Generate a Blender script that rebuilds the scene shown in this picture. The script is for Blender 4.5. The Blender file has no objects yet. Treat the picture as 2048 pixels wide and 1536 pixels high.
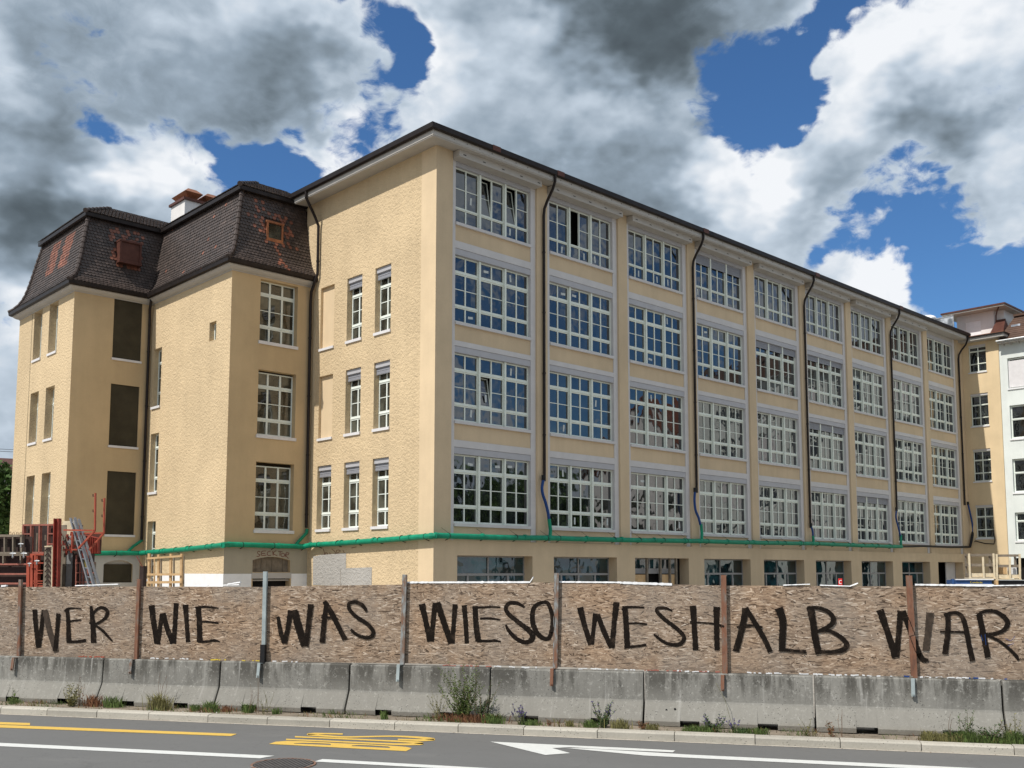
import bpy, math, random
from mathutils import Vector, Matrix, Euler, noise
random.seed(11)
S = bpy.context.scene
COL = S.collection
# ------------------------------------------------------------------ camera
CAM = Vector((-23.634, -29.185, 2.5))
FOC, PCX, PCY = 2002.53, 1024.0, 941.69          # focal length and principal point in pixels of a 2048 wide frame
YAW, PIT, ROL = -0.7597, 0.0988, 0.0007
FW = Vector((math.sin(-YAW) * math.cos(PIT), math.cos(-YAW) * math.cos(PIT), math.sin(PIT)))
RT0 = FW.cross(Vector((0, 0, 1))).normalized(); UP0 = RT0.cross(FW)
RT = RT0 * math.cos(ROL) + UP0 * math.sin(ROL)
UP = -RT0 * math.sin(ROL) + UP0 * math.cos(ROL)
cd = bpy.data.cameras.new('camera'); cam = bpy.data.objects.new('camera', cd); COL.objects.link(cam)
cd.sensor_fit = 'HORIZONTAL'; cd.sensor_width = 36.0; cd.lens = FOC * 36 / 2048
cd.shift_x = 0.0; cd.shift_y = (PCY - 768) / 2048; cd.clip_start = 0.1; cd.clip_end = 3000
m = Matrix.Identity(4)
for i in range(3):
    m[i][0] = RT[i]; m[i][1] = UP[i]; m[i][2] = -FW[i]; m[i][3] = CAM[i]
cam.matrix_world = m
S.camera = cam

def ray(u, v): return FW + RT * ((u - PCX) / FOC) - UP * ((v - PCY) / FOC)
def at_plane(u, v, p0, n):
    r = ray(u, v); return CAM + r * (((p0 - CAM).dot(n)) / r.dot(n))
def at_x(u, v, x): return at_plane(u, v, Vector((x, 0, 0)), Vector((1, 0, 0)))
def at_y(u, v, y): return at_plane(u, v, Vector((0, y, 0)), Vector((0, 1, 0)))
def at_z(u, v, z): return at_plane(u, v, Vector((0, 0, z)), Vector((0, 0, 1)))
# road frame: K0 on the kerb foot, T along the road, N towards the building
K0 = Vector((-12.903, -17.893, 0)); T = Vector((.539, -.842, 0)).normalized(); N = Vector((-T.y, T.x, 0))
def rd(s, n, z=0.0): return K0 + T * s + N * n + Vector((0, 0, z))
def at_n(u, v, n): return at_plane(u, v, K0 + N * n, N)
def s_of(p): return (p - K0).dot(T)

# ------------------------------------------------------------------ node helper
class NG:
    def __init__(s, nt): s.nt = nt; s.N = nt.nodes; s.L = nt.links
    def lk(s, a, b): s.L.new(a, b)
    def set(s, inp, v):
        if isinstance(v, bpy.types.NodeSocket): s.L.new(v, inp)
        else: inp.default_value = v
    def math(s, op, a, b=0.0, clamp=False, c=None):
        n = s.N.new('ShaderNodeMath'); n.operation = op; n.use_clamp = clamp
        s.set(n.inputs[0], a); s.set(n.inputs[1], b)
        if c is not None: s.set(n.inputs[2], c)
        return n.outputs[0]
    def vm(s, op, a, b=None, sc=None):
        n = s.N.new('ShaderNodeVectorMath'); n.operation = op
        s.set(n.inputs[0], a)
        if b is not None: s.set(n.inputs[1], b)
        if sc is not None: s.set(n.inputs['Scale'], sc)
        return n.outputs['Value'] if op in ('DOT_PRODUCT', 'DISTANCE', 'LENGTH') else n.outputs[0]
    def noise(s, vec, scale, detail=2.0, rough=0.5, dist=0.0, col=False):
        n = s.N.new('ShaderNodeTexNoise'); s.lk(vec, n.inputs['Vector'])
        n.inputs['Scale'].default_value = scale; n.inputs['Detail'].default_value = detail
        n.inputs['Roughness'].default_value = rough; n.inputs['Distortion'].default_value = dist
        return n.outputs['Color'] if col else n.outputs['Fac']
    def voro(s, vec, scale, feature='F1', out='Distance', rnd=1.0):
        n = s.N.new('ShaderNodeTexVoronoi'); n.feature = feature; s.lk(vec, n.inputs['Vector'])
        n.inputs['Scale'].default_value = scale; n.inputs['Randomness'].default_value = rnd
        return n.outputs[out]
    def mr(s, v, a, b, c=0.0, d=1.0, smooth=True):
        n = s.N.new('ShaderNodeMapRange'); n.interpolation_type = 'SMOOTHSTEP' if smooth else 'LINEAR'
        s.set(n.inputs[0], v)
        for i, x in enumerate((a, b, c, d)): n.inputs[i + 1].default_value = x
        return n.outputs[0]
    def mix(s, f, a, b, mode='MIX'):
        n = s.N.new('ShaderNodeMix'); n.data_type = 'RGBA'; n.blend_type = mode
        s.set(n.inputs[0], f); s.set(n.inputs[6], a if isinstance(a, bpy.types.NodeSocket) else (*a, 1)); s.set(n.inputs[7], b if isinstance(b, bpy.types.NodeSocket) else (*b, 1))
        return n.outputs[2]
    def ramp(s, f, pts):
        n = s.N.new('ShaderNodeValToRGB'); s.lk(f, n.inputs[0]); e = n.color_ramp.elements
        while len(e) > 1: e.remove(e[-1])
        e[0].position = pts[0][0]; e[0].color = (*pts[0][1], 1)
        for p, c in pts[1:]:
            k = e.new(p); k.color = (*c, 1)
        return n.outputs[0]
    def xyz(s, v):
        n = s.N.new('ShaderNodeSeparateXYZ'); s.lk(v, n.inputs[0]); return n.outputs
    def comb(s, x, y, z):
        n = s.N.new('ShaderNodeCombineXYZ')
        for i, q in enumerate((x, y, z)): s.set(n.inputs[i], q)
        return n.outputs[0]

# ------------------------------------------------------------------ world: blue sky and cumulus
SUNV = Vector((-1, .085, 1.3)).normalized()
w = bpy.data.worlds.new('World'); S.world = w; w.use_nodes = True
g = NG(w.node_tree); g.N.clear()
out = g.N.new('ShaderNodeOutputWorld')
sky = g.N.new('ShaderNodeTexSky'); sky.sky_type = 'NISHITA'; sky.sun_disc = False
sky.sun_elevation = math.asin(SUNV.z); sky.sun_rotation = math.atan2(SUNV.x, SUNV.y)
sky.air_density = 1.0; sky.dust_density = 0.3; sky.ozone_density = 3.0
tc = g.N.new('ShaderNodeTexCoord'); D = g.vm('NORMALIZE', tc.outputs['Generated'])
blue = g.mix(1.0, sky.outputs[0], (.48, .74, .98), 'MULTIPLY')
bg1 = g.N.new('ShaderNodeBackground'); g.lk(blue, bg1.inputs[0]); bg1.inputs[1].default_value = 0.115
Q = g.vm('MULTIPLY', D, (1.0, 1.0, 1.55))
warp = g.vm('SCALE', g.vm('SUBTRACT', g.noise(Q, 6.5, 4.0, .62, col=True), (.5, .5, .5)), sc=.20)
DW = g.vm('ADD', D, warp)
def blobs(lst):
    acc = None
    for (u, v, R, a) in lst:
        c = (ray(u, v) if not isinstance(u, tuple) else Vector(u)).normalized()
        d = g.vm('DISTANCE', DW, tuple(c))
        b = g.mr(d, 0.0, R / 2050.0, a, 0.0)
        acc = b if acc is None else g.math('ADD', acc, b)
    return acc
COVER = [((.66, -.72, .24), 0, 620, -1.1), ((.78, -.58, .25), 0, 480, -.9), ((.50, -.80, .34), 0, 300, -.6), (735, 0, 170, -1.3), (720, -80, 178, -1.58), (800, 110, 115, -1.32), (770, 150, 84, -0.79),
         (470, 320, 157, -1.52), (380, 250, 115, -1.19), (330, 330, 73, -0.66), (540, 300, 115, -1.19), (190, 180, 94, -1.19), (250, 225, 84, -1.06), (560, 360, 115, -1.06), (400, 330, 115, -1.06), (770, 190, 115, -1.19), (800, 60, 115, -0.79),
         (1560, 110, 157, -1.58), (1450, 210, 157, -1.72), (1560, 190, 115, -1.19), (1500, 290, 115, -1.32), (1660, 60, 136, -1.58), (1730, -20, 126, -1.45), (1620, 110, 105, -1.06),
         (1700, 480, 199, -1.98), (1860, 440, 157, -1.72), (1960, 560, 210, -1.98), (2060, 560, 210, -1.72), (1800, 660, 231, -1.58), (1640, 520, 115, -1.19), (1850, 370, 63, -0.79),
         (1735, 585, 140, 2.6), (1800, 640, 90, 1.2), (1660, 560, 70, 1.0), (1900, 490, 70, 0.5), (2040, 430, 110, 1.3), (1990, 380, 110, 0.9),
         (1900, 190, 260, 0.7), (1780, 290, 180, 0.7), (1950, 320, 160, 0.6), (1620, 300, 130, 0.7), (1640, 380, 140, 0.7), (1560, 420, 160, 0.8), (1790, 120, 130, 0.7),
         (950, 200, 300, 0.7), (1200, 350, 260, 0.8), (1370, 330, 130, 0.8), (600, 120, 150, 0.6), (640, 230, 130, 0.6), (350, 80, 260, 0.7), (90, 330, 260, 0.8), (60, 560, 160, 0.6), (320, 310, 110, 1.0), (370, 330, 60, 0.7),
         (1300, 60, 280, 0.9), (1560, 20, 130, 0.7), (890, 40, 120, 0.8), (480, 180, 200, 0.7), (-200, 300, 400, 0.5), (2300, 200, 400, 0.5), (200, 600, 200, 0.6)]
BRIGHT = [(830, 60, 120, .45), (880, 150, 130, .3), (300, 300, 120, .6), (260, 370, 120, .45), (370, 320, 70, .5), (1180, 200, 130, .55), (1290, 210, 110, .45), (1400, 310, 110, .5), (1480, 370, 120, .5), (1560, 330, 100, .55),
          (1760, 180, 150, .45), (1900, 60, 200, .5), (1730, 270, 120, .4), (1980, 160, 120, .3), (640, 60, 100, .35), (560, 240, 90, .25), (670, 310, 100, .5), (720, 260, 80, .4), (1735, 580, 150, .75), (20, 620, 110, .6), (430, 20, 150, .3), (2010, 350, 90, .4), (0, 120, 100, .3), (1040, 110, 90, .3), (700, 200, 90, .25),
          (1300, 90, 330, -.66), (1440, 60, 220, -.36), (1180, 40, 200, -.32), (380, 140, 280, -.38), (560, 170, 160, -.3), (60, 230, 200, -.5), (60, 480, 170, -.5), (150, 440, 160, -.35), (280, 440, 110, -.3), (680, 210, 110, -.35),
          (1130, 330, 150, -.3), (1280, 400, 160, -.35), (980, 320, 140, -.2), (1840, 260, 170, -.4), (1950, 270, 160, -.35), (1700, 330, 120, -.25), (150, 60, 200, -.2)]
def puff(vec, sc, det=4.0, ro=.55):
    n = g.N.new('ShaderNodeTexVoronoi'); n.feature = 'F1'; n.normalize = True; g.lk(vec, n.inputs['Vector'])
    n.inputs['Scale'].default_value = sc; n.inputs['Detail'].default_value = det; n.inputs['Roughness'].default_value = ro; pass
    return g.math('SUBTRACT', 1.0, n.outputs['Distance'])
WQ = g.vm('ADD', Q, g.vm('SCALE', g.vm('SUBTRACT', g.noise(Q, 9.0, 3.0, .6, col=True), (.5, .5, .5)), sc=.085))
def off(v, k): return g.vm('ADD', v, tuple(SUNV * k))
f1 = g.noise(Q, 4.2, 7.0, .60); f2 = g.noise(off(Q, .03), 4.2, 5.0, .60)
fine = g.noise(WQ, 19.0, 6.0, .66)
pf = puff(WQ, 9.0, 2.6); pf2 = puff(off(WQ, .014), 9.0, 2.6)
cov = g.math('ADD', g.math('MULTIPLY', g.math('SUBTRACT', f1, .318), 4.2), g.math('MULTIPLY', blobs(COVER), .84))
cov = g.math('ADD', cov, g.math('ADD', g.math('MULTIPLY', g.math('SUBTRACT', fine, .5), 3.2), g.math('MULTIPLY', g.math('SUBTRACT', pf, .62), 2.2)))
mask = g.mr(cov, -.15, .70)
rel = g.math('MULTIPLY', g.math('SUBTRACT', f1, f2), .95)
rel2 = g.math('MULTIPLY', g.math('SUBTRACT', pf, pf2), .55)
br = g.math('ADD', g.math('ADD', g.math('MULTIPLY', blobs(BRIGHT), .62), .655), g.math('ADD', rel, rel2))
br = g.math('ADD', br, g.mr(cov, .1, 1.6, .11, -.02))
br = g.math('ADD', br, g.math('MULTIPLY', g.math('SUBTRACT', g.noise(Q, 3.0, 3.0, .55), .5), .30))
cc = g.ramp(br, [(0.0, (.075, .095, .112)), (.12, (.100, .128, .150)), (.25, (.15, .19, .225)), (.48, (.31, .385, .465)), (.70, (.55, .635, .73)), (.95, (.90, .925, .96))])
bg2 = g.N.new('ShaderNodeBackground'); g.lk(cc, bg2.inputs[0]); bg2.inputs[1].default_value = 1.0
mx = g.N.new('ShaderNodeMixShader'); g.lk(mask, mx.inputs[0]); g.lk(bg1.outputs[0], mx.inputs[1]); g.lk(bg2.outputs[0], mx.inputs[2])
g.lk(mx.outputs[0], out.inputs[0])
# ------------------------------------------------------------------ sun, exposure
sl = bpy.data.lights.new('sun', 'SUN'); sun = bpy.data.objects.new('sun', sl); COL.objects.link(sun)
sl.energy = 4.6; sl.angle = math.radians(.53); sl.color = (1.0, .955, .89)
sun.rotation_euler = (-SUNV).to_track_quat('-Z', 'Y').to_euler()
vs = S.view_settings; vs.view_transform = 'Standard'; vs.look = 'None'; vs.gamma = 1; vs.exposure = 0.0; vs.use_curve_mapping = False

# ------------------------------------------------------------------ mesh helper
ORG = {}
class MB:
    def __init__(s): s.v = []; s.f = []; s.m = []; s.t = []
    def face(s, pts, mi=0, t=0.0):
        b = len(s.v); s.v += [tuple(p) for p in pts]; s.f.append(tuple(range(b, b + len(pts)))); s.m.append(mi); s.t.append(t)
    def hexa(s, p, mi=0, t=0.0):   # 8 points: bottom 4, top 4
        b = len(s.v); s.v += [tuple(q) for q in p]
        for f in ((3, 2, 1, 0), (4, 5, 6, 7), (0, 1, 5, 4), (1, 2, 6, 5), (2, 3, 7, 6), (3, 0, 4, 7)):
            s.f.append(tuple(b + i for i in f)); s.m.append(mi); s.t.append(t)
    def box(s, x0, x1, y0, y1, z0, z1, mi=0, t=0.0):
        s.hexa([(x0, y0, z0), (x1, y0, z0), (x1, y1, z0), (x0, y1, z0), (x0, y0, z1), (x1, y0, z1), (x1, y1, z1), (x0, y1, z1)], mi, t)
    def obox(s, c, ax, ay, az, mi=0, t=0.0):   # centre and three half axes
        c = Vector(c); ax = Vector(ax); ay = Vector(ay); az = Vector(az)
        s.hexa([c - ax - ay - az, c + ax - ay - az, c + ax + ay - az, c - ax + ay - az, c - ax - ay + az, c + ax - ay + az, c + ax + ay + az, c - ax + ay + az], mi, t)
    def bar(s, p, q, a, b, side=None, mi=0, t=0.0):   # beam p..q, a wide along side, b deep
        p = Vector(p); q = Vector(q); d = (q - p); L = d.length
        if L < 1e-6: return
        d /= L
        sd = Vector(side) if side is not None else (Vector((0, 0, 1)) if abs(d.z) < .9 else Vector((1, 0, 0)))
        sd = (sd - d * sd.dot(d)).normalized(); n = d.cross(sd)
        s.obox((p + q) / 2, d * L / 2, sd * a / 2, n * b / 2, mi, t)
    def tube(s, pts, r, n=8, mi=0, caps=True, t=0.0):
        pts = [Vector(p) for p in pts]; k = len(pts); rr = r if isinstance(r, (list, tuple)) else [r] * k
        base = len(s.v); ref = None
        for i, p in enumerate(pts):
            d = (pts[min(i + 1, k - 1)] - pts[max(i - 1, 0)])
            d = d.normalized() if d.length > 1e-9 else Vector((0, 0, 1))
            if ref is None: ref = Vector((0, 0, 1)) if abs(d.z) < .9 else Vector((1, 0, 0))
            ref = (ref - d * ref.dot(d)).normalized(); b = d.cross(ref)
            for j in range(n):
                a = 2 * math.pi * j / n; s.v.append(tuple(p + (ref * math.cos(a) + b * math.sin(a)) * rr[i]))
        for i in range(k - 1):
            for j in range(n):
                a = base + i * n + j; b2 = base + i * n + (j + 1) % n
                s.f.append((a, b2, b2 + n, a + n)); s.m.append(mi); s.t.append(t)
        if caps:
            s.f.append(tuple(base + j for j in reversed(range(n)))); s.m.append(mi); s.t.append(t)
            s.f.append(tuple(base + (k - 1) * n + j for j in range(n))); s.m.append(mi); s.t.append(t)
    def prism(s, poly, vec, mi=0, t=0.0):
        vec = Vector(vec); P = [Vector(p) for p in poly]; n = len(P); b = len(s.v)
        s.v += [tuple(p) for p in P] + [tuple(p + vec) for p in P]
        s.f.append(tuple(b + i for i in range(n))); s.m.append(mi); s.t.append(t)
        s.f.append(tuple(b + n + i for i in reversed(range(n)))); s.m.append(mi); s.t.append(t)
        for i in range(n):
            j = (i + 1) % n; s.f.append((b + i, b + n + i, b + n + j, b + j)); s.m.append(mi); s.t.append(t)
    def mesh(s, name, mats, origin=(0, 0, 0), smooth=False):
        o = Vector(origin); me = bpy.data.meshes.new(name)
        me.from_pydata([(x - o.x, y - o.y, z - o.z) for x, y, z in s.v], [], s.f)
        for mt in (mats if isinstance(mats, (list, tuple)) else [mats]): me.materials.append(mt)
        me.polygons.foreach_set('material_index', s.m)
        if any(s.t):
            a = me.attributes.new('tint', 'FLOAT', 'FACE'); a.data.foreach_set('value', s.t)
        if smooth: me.polygons.foreach_set('use_smooth', [True] * len(s.f))
        me.update(); return me
    def build(s, name, mats, parent=None, origin=None, smooth=False, kind=None, label=None, tagd=None):
        if parent is not None and origin is None: po = ORG[parent.name]; o = po
        else: o = Vector(origin) if origin is not None else Vector((0, 0, 0))
        me = s.mesh(name, mats, o, smooth); ob = bpy.data.objects.new(name, me); COL.objects.link(ob)
        ob.location = o
        if parent is not None:
            ob.parent = parent; ob.location = o - ORG[parent.name]
        ORG[ob.name] = Vector(o)
        if kind: ob['kind'] = kind
        if label: ob['label'] = label
        if tagd: tag(ob, *tagd)
        return ob
def tag(o, label, cat, group=None):
    o['label'] = label; o['category'] = cat
    if group: o['group'] = group
def empty(name, loc, label=None, cat=None, group=None, parent=None):
    o = bpy.data.objects.new(name, None); COL.objects.link(o); loc = Vector(loc); o.location = loc
    o.empty_display_size = .3
    if parent is not None: o.parent = parent; o.location = loc - ORG[parent.name]
    ORG[o.name] = loc
    if label: tag(o, label, cat, group)
    return o
def inst(name, me, parent, loc, rot=None, kind=None, label=None):
    o = bpy.data.objects.new(name, me); COL.objects.link(o); o.parent = parent; o.location = Vector(loc) - ORG[parent.name]
    ORG[o.name] = Vector(loc)
    if rot: o.rotation_euler = rot
    if kind: o['kind'] = kind
    if label: o['label'] = label
    return o
def off_path(path, o):
    P = [Vector((p[0], p[1])) for p in path]; r = []
    for i, p in enumerate(P):
        ns = []
        if i > 0: d = (p - P[i - 1]).normalized(); ns.append(Vector((-d.y, d.x)))
        if i < len(P) - 1: d = (P[i + 1] - p).normalized(); ns.append(Vector((-d.y, d.x)))
        if len(ns) == 1: r.append(p + ns[0] * o)
        else:
            mm = ns[0] + ns[1]; r.append(p + mm * (o / (1 + ns[0].dot(ns[1]))))
    return r
def sweep(mb, path, prof, closed=True, mi=0, caps=True):
    rings = [[(q.x, q.y, z) for q in off_path(path, o)] for (o, z) in prof]
    k = len(prof)
    for a in range(k if closed else k - 1):
        b = (a + 1) % k
        for i in range(len(path) - 1):
            mb.face([rings[a][i], rings[a][i + 1], rings[b][i + 1], rings[b][i]], mi)
    if closed and caps:
        mb.face([rings[a][0] for a in range(k)], mi); mb.face([rings[a][-1] for a in reversed(range(k))], mi)
def mapY(c): return lambda u, z, d: (u, c + d, z)
def mapX(c): return lambda u, z, d: (c + d, u, z)
def wall(mb, M, u0, u1, z0, z1, holes, mi=0, mr=None, maxc=6.0):
    """flat wall with rectangular openings (a,b,za,zb,depth) and their reveals"""
    if mr is None: mr = mi
    us = sorted({u0, u1, *[h[0] for h in holes], *[h[1] for h in holes]}); zs = sorted({z0, z1, *[h[2] for h in holes], *[h[3] for h in holes]})
    for i in range(len(us) - 1):
        for j in range(len(zs) - 1):
            cu = (us[i] + us[i + 1]) / 2; cz = (zs[j] + zs[j + 1]) / 2
            if any(h[0] < cu < h[1] and h[2] < cz < h[3] for h in holes): continue
            mb.face([M(us[i], zs[j], 0), M(us[i + 1], zs[j], 0), M(us[i + 1], zs[j + 1], 0), M(us[i], zs[j + 1], 0)], mi)
    for (a, b, za, zb, d) in holes:
        for p, q in (((a, za), (b, za)), ((b, za), (b, zb)), ((b, zb), (a, zb)), ((a, zb), (a, za))):
            mb.face([M(p[0], p[1], 0), M(q[0], q[1], 0), M(q[0], q[1], d), M(p[0], p[1], d)], mr)
def abox(mb, M, a, b, za, zb, d0, d1, mi=0, t=0.0):
    P = [M(a, za, d0), M(b, za, d0), M(b, za, d1), M(a, za, d1), M(a, zb, d0), M(b, zb, d0), M(b, zb, d1), M(a, zb, d1)]
    mb.hexa(P, mi, t)
def arch_fill(mb, M, a, b, zs, zt, d, n=10, mi=0):
    """fills the corners above a segmental arch inside the rectangle a..b, zs..zt and adds its soffit"""
    c = (a + b) / 2; hw = (b - a) / 2; h = zt - zs; R = (hw * hw + h * h) / (2 * h)
    zf = lambda u: zt - R + math.sqrt(max(R * R - (u - c) ** 2, 0))
    for i in range(n):
        p = a + (b - a) * i / n; q = a + (b - a) * (i + 1) / n
        mb.face([M(p, zf(p), 0), M(q, zf(q), 0), M(q, zt, 0), M(p, zt, 0)], mi)
        mb.face([M(p, zf(p), 0), M(q, zf(q), 0), M(q, zf(q), d), M(p, zf(p), d)], mi)
# ------------------------------------------------------------------ materials
def newmat(name):
    mt = bpy.data.materials.new(name); mt.use_nodes = True; gg = NG(mt.node_tree); b = gg.N['Principled BSDF']
    geo = gg.N.new('ShaderNodeNewGeometry'); return mt, gg, b, geo.outputs['Position']
def bump(gg, b, h, strength, dist):
    n = gg.N.new('ShaderNodeBump'); n.inputs['Strength'].default_value = strength; n.inputs['Distance'].default_value = dist
    gg.lk(h, n.inputs['Height']); gg.lk(n.outputs[0], b.inputs['Normal'])
def plain(name, c, rough=.6, var=.12, sc=3.0, metal=0.0, spec=.22, tint=None):
    mt, gg, b, P = newmat(name)
    f = gg.noise(P, sc, 5.0, .6); k = gg.mr(f, .25, .75, 1 - var, 1 + var, False)
    col = gg.vm('SCALE', gg.comb(*c), sc=k)
    if tint:
        a = gg.N.new('ShaderNodeAttribute'); a.attribute_name = 'tint'
        col = gg.vm('SCALE', col, sc=gg.math('ADD', 1.0, gg.math('MULTIPLY', a.outputs['Fac'], tint)))
    gg.lk(col, b.inputs['Base Color']); b.inputs['Roughness'].default_value = rough
    b.inputs['Metallic'].default_value = metal; b.inputs['Specular IOR Level'].default_value = spec
    return mt
def plaster(name, c, rough_tex):
    mt, gg, b, P = newmat(name)
    big = gg.noise(P, .35, 4.0, .6); st = gg.noise(gg.vm('MULTIPLY', P, (2.2, 2.2, .28)), 1.0, 5.0, .6); fn = gg.noise(P, 14.0, 4.0, .6)
    k = gg.math('ADD', gg.mr(big, .3, .7, .91, 1.05), gg.math('ADD', gg.math('MULTIPLY', gg.math('SUBTRACT', st, .5), .20), gg.math('MULTIPLY', gg.math('SUBTRACT', fn, .5), .10)))
    gg.lk(gg.vm('SCALE', gg.comb(*c), sc=k), b.inputs['Base Color']); b.inputs['Roughness'].default_value = .9; b.inputs['Specular IOR Level'].default_value = .15
    if rough_tex:
        wv = gg.vm('ADD', P, gg.vm('SCALE', gg.noise(P, 5.0, 2.0, .5, col=True), sc=.12))
        h = gg.math('ADD', gg.noise(wv, 9.5, 2.5, .55, .35), gg.math('MULTIPLY', gg.noise(P, 24.0, 2.0, .6), .30))
        bump(gg, b, h, .85, .060)
    else: bump(gg, b, fn, .15, .01)
    return mt
M = {}
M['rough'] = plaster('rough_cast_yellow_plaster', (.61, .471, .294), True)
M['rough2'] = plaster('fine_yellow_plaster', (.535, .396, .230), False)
M['smooth'] = plaster('smooth_yellow_plaster', (.67, .522, .340), False)
M['facade'] = plaster('facade_beige_plaster', (.60, .466, .308), False)
M['cream'] = plaster('cream_wing_plaster', (.68, .53, .33), False)
M['mint'] = plaster('pale_mint_plaster', (.70, .735, .70), False)
M['whitewall'] = plaster('white_plaster', (.72, .70, .68), False)
M['greyplaster'] = plaster('grey_plaster', (.44, .42, .38), False)
M['bare'] = plaster('bare_grey_plaster', (.39, .37, .34), True)
M['plinth'] = plaster('plinth_plaster', (.40, .355, .27), False)
M['lilac'] = plain('lilac_grey_surround', (.585, .56, .545), .8, .06, 2.0)
M['box'] = plain('roller_box_grey', (.43, .425, .44), .55, .05, 2.0)
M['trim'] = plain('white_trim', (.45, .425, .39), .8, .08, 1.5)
M['sill'] = plain('sill_stone', (.66, .64, .64), .7, .08, 4.0)
M['frame'] = plain('pale_green_window_frame', (.74, .775, .69), .45, .05, 2.0)
M['framew'] = plain('white_window_frame', (.72, .76, .70), .45, .05, 2.0)
M['frameg'] = plain('grey_window_frame', (.30, .29, .28), .5, .05, 2.0)
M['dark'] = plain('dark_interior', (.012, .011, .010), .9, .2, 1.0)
M['netting'] = plain('dark_window_covering', (.052, .043, .026), .85, .30, 1.2)
M['brown'] = plain('dark_brown_copper', (.026, .020, .018), .42, .35, 3.0, .35)
M['copper'] = plain('new_copper', (.33, .14, .075), .45, .4, 2.5, .5)
M['rustred'] = plain('reddish_copper', (.11, .046, .034), .5, .3, 3.0, .3)
M['black'] = plain('black_rubber', (.015, .015, .016), .5, .2, 4.0)
M['green'] = plain('green_pvc', (.008, .23, .128), .42, .28, 3.2)
M['blue'] = plain('blue_hose', (.015, .055, .20), .45, .1, 4.0)
M['steel'] = plain('galvanised_steel', (.42, .43, .43), .42, .25, 6.0, .6)
M['ribmetal'] = plain('worn_iron_rib', (.125, .115, .108), .6, .3, 9.0)
M['alu'] = plain('aluminium', (.36, .36, .37), .38, .15, 6.0, .7)
M['blind'] = plain('roller_blind_slats', (.27, .275, .30), .5, .08, 3.0)
M['paper'] = plain('paper_sticker', (.55, .58, .56), .8, .1, 9.0)
M['foil'] = plain('white_foil', (.66, .66, .66), .5, .15, 8.0)
M['redsteel'] = plain('red_formwork_steel', (.27, .050, .034), .55, .35, 5.0)
M['salmon'] = plain('faded_red_formwork_steel', (.31, .115, .085), .7, .28, 6.0)
M['orange'] = plain('orange_red_steel', (.34, .072, .042), .6, .25, 5.0)
M['oldwood'] = plain('weathered_board', (.20, .165, .125), .85, .35, 5.0)
M['wood'] = plain('fresh_timber', (.56, .37, .19), .75, .22, 5.0)
M['palewood'] = plain('sunbleached_timber', (.62, .52, .36), .8, .2, 5.0)
M['ply'] = plain('dark_plywood', (.045, .028, .024), .7, .35, 3.0)
M['yellowp'] = plain('yellow_plastic', (.32, .25, .06), .6, .25, 5.0)
M['bluebox'] = plain('blue_steel_skip', (.03, .08, .22), .5, .25, 3.0)
M['whitep'] = plain('white_paint', (.78, .78, .78), .5, .06, 3.0)
M['redp'] = plain('red_plastic', (.62, .03, .03), .5, .1, 3.0)
M['graff'] = plain('red_brown_spray', (.18, .05, .035), .8, .3, 6.0)
M['stem'] = plain('weed_stem', (.12, .115, .05), .8, .3, 9.0)
M['deadstem'] = plain('dry_stem', (.15, .10, .065), .9, .3, 9.0)
M['leafg'] = plain('weed_leaf_green', (.078, .112, .030), .7, .45, 12.0, tint=.9)
M['leafd'] = plain('weed_leaf_dark', (.050, .085, .028), .7, .45, 12.0, tint=.9)
M['leafy'] = plain('weed_leaf_yellowish', (.16, .145, .055), .7, .4, 12.0, tint=.9)
M['leafr'] = plain('weed_leaf_reddish', (.15, .07, .035), .8, .4, 12.0, tint=.9)
M['violet'] = plain('violet_flower', (.14, .11, .24), .7, .3, 12.0)
M['yellowf'] = plain('yellow_flower', (.60, .45, .05), .7, .2, 12.0)
M['crown'] = plain('tree_leaf', (.055, .10, .025), .75, .4, 1.5, tint=.8)
M['trunk'] = plain('tree_bark', (.09, .07, .05), .9, .3, 3.0)
M['brownroof'] = plain('brown_roof_tile', (.095, .058, .042), .85, .35, 1.2)
M['redroof'] = plain('red_roof_tile', (.20, .075, .045), .85, .3, 1.0)
M['soil'] = plain('dry_soil', (.20, .165, .125), .95, .4, 6.0)
M['gravel'] = plain('site_gravel', (.27, .245, .21), .95, .3, 2.5)
# window glass: dark, mirror-like, each pane leaning its own way
def glass(name, base, ior=2.25):
    mt, gg, b, P = newmat(name)
    oi = gg.N.new('ShaderNodeObjectInfo'); r = oi.outputs['Random']
    off = gg.vm('SCALE', gg.comb(r, gg.math('MULTIPLY', r, 3.7), gg.math('MULTIPLY', r, 7.1)), sc=40.0)
    q = gg.vm('ADD', P, off)
    h = gg.noise(q, .85, 2.0, .5)
    xs = gg.xyz(P); tilt = gg.math('ADD', gg.math('MULTIPLY', gg.math('ADD', xs[0], xs[1]), gg.math('SUBTRACT', gg.math('FRACT', gg.math('MULTIPLY', r, 91.7)), .5)), gg.math('MULTIPLY', xs[2], gg.math('SUBTRACT', r, .5)))
    bump(gg, b, gg.math('ADD', h, gg.math('MULTIPLY', tilt, .35)), 1.0, .020)
    f = gg.noise(P, 1.3, 3.0, .5); k = gg.mr(f, .35, .7, .35, 1.9)
    gg.lk(gg.vm('SCALE', gg.comb(*base), sc=k), b.inputs['Base Color']); b.inputs['Roughness'].default_value = .025; b.inputs['IOR'].default_value = ior
    return mt
M['glass'] = glass('window_glass', (.012, .014, .015), 2.15); M['glassd'] = glass('old_window_glass', (.045, .046, .036), 1.75)
M['glasst'] = glass('teal_shop_glass', (.006, .030, .036), 1.9)
M['glassc'] = glass('curtained_glass', (.34, .36, .38), 1.8)
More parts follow.
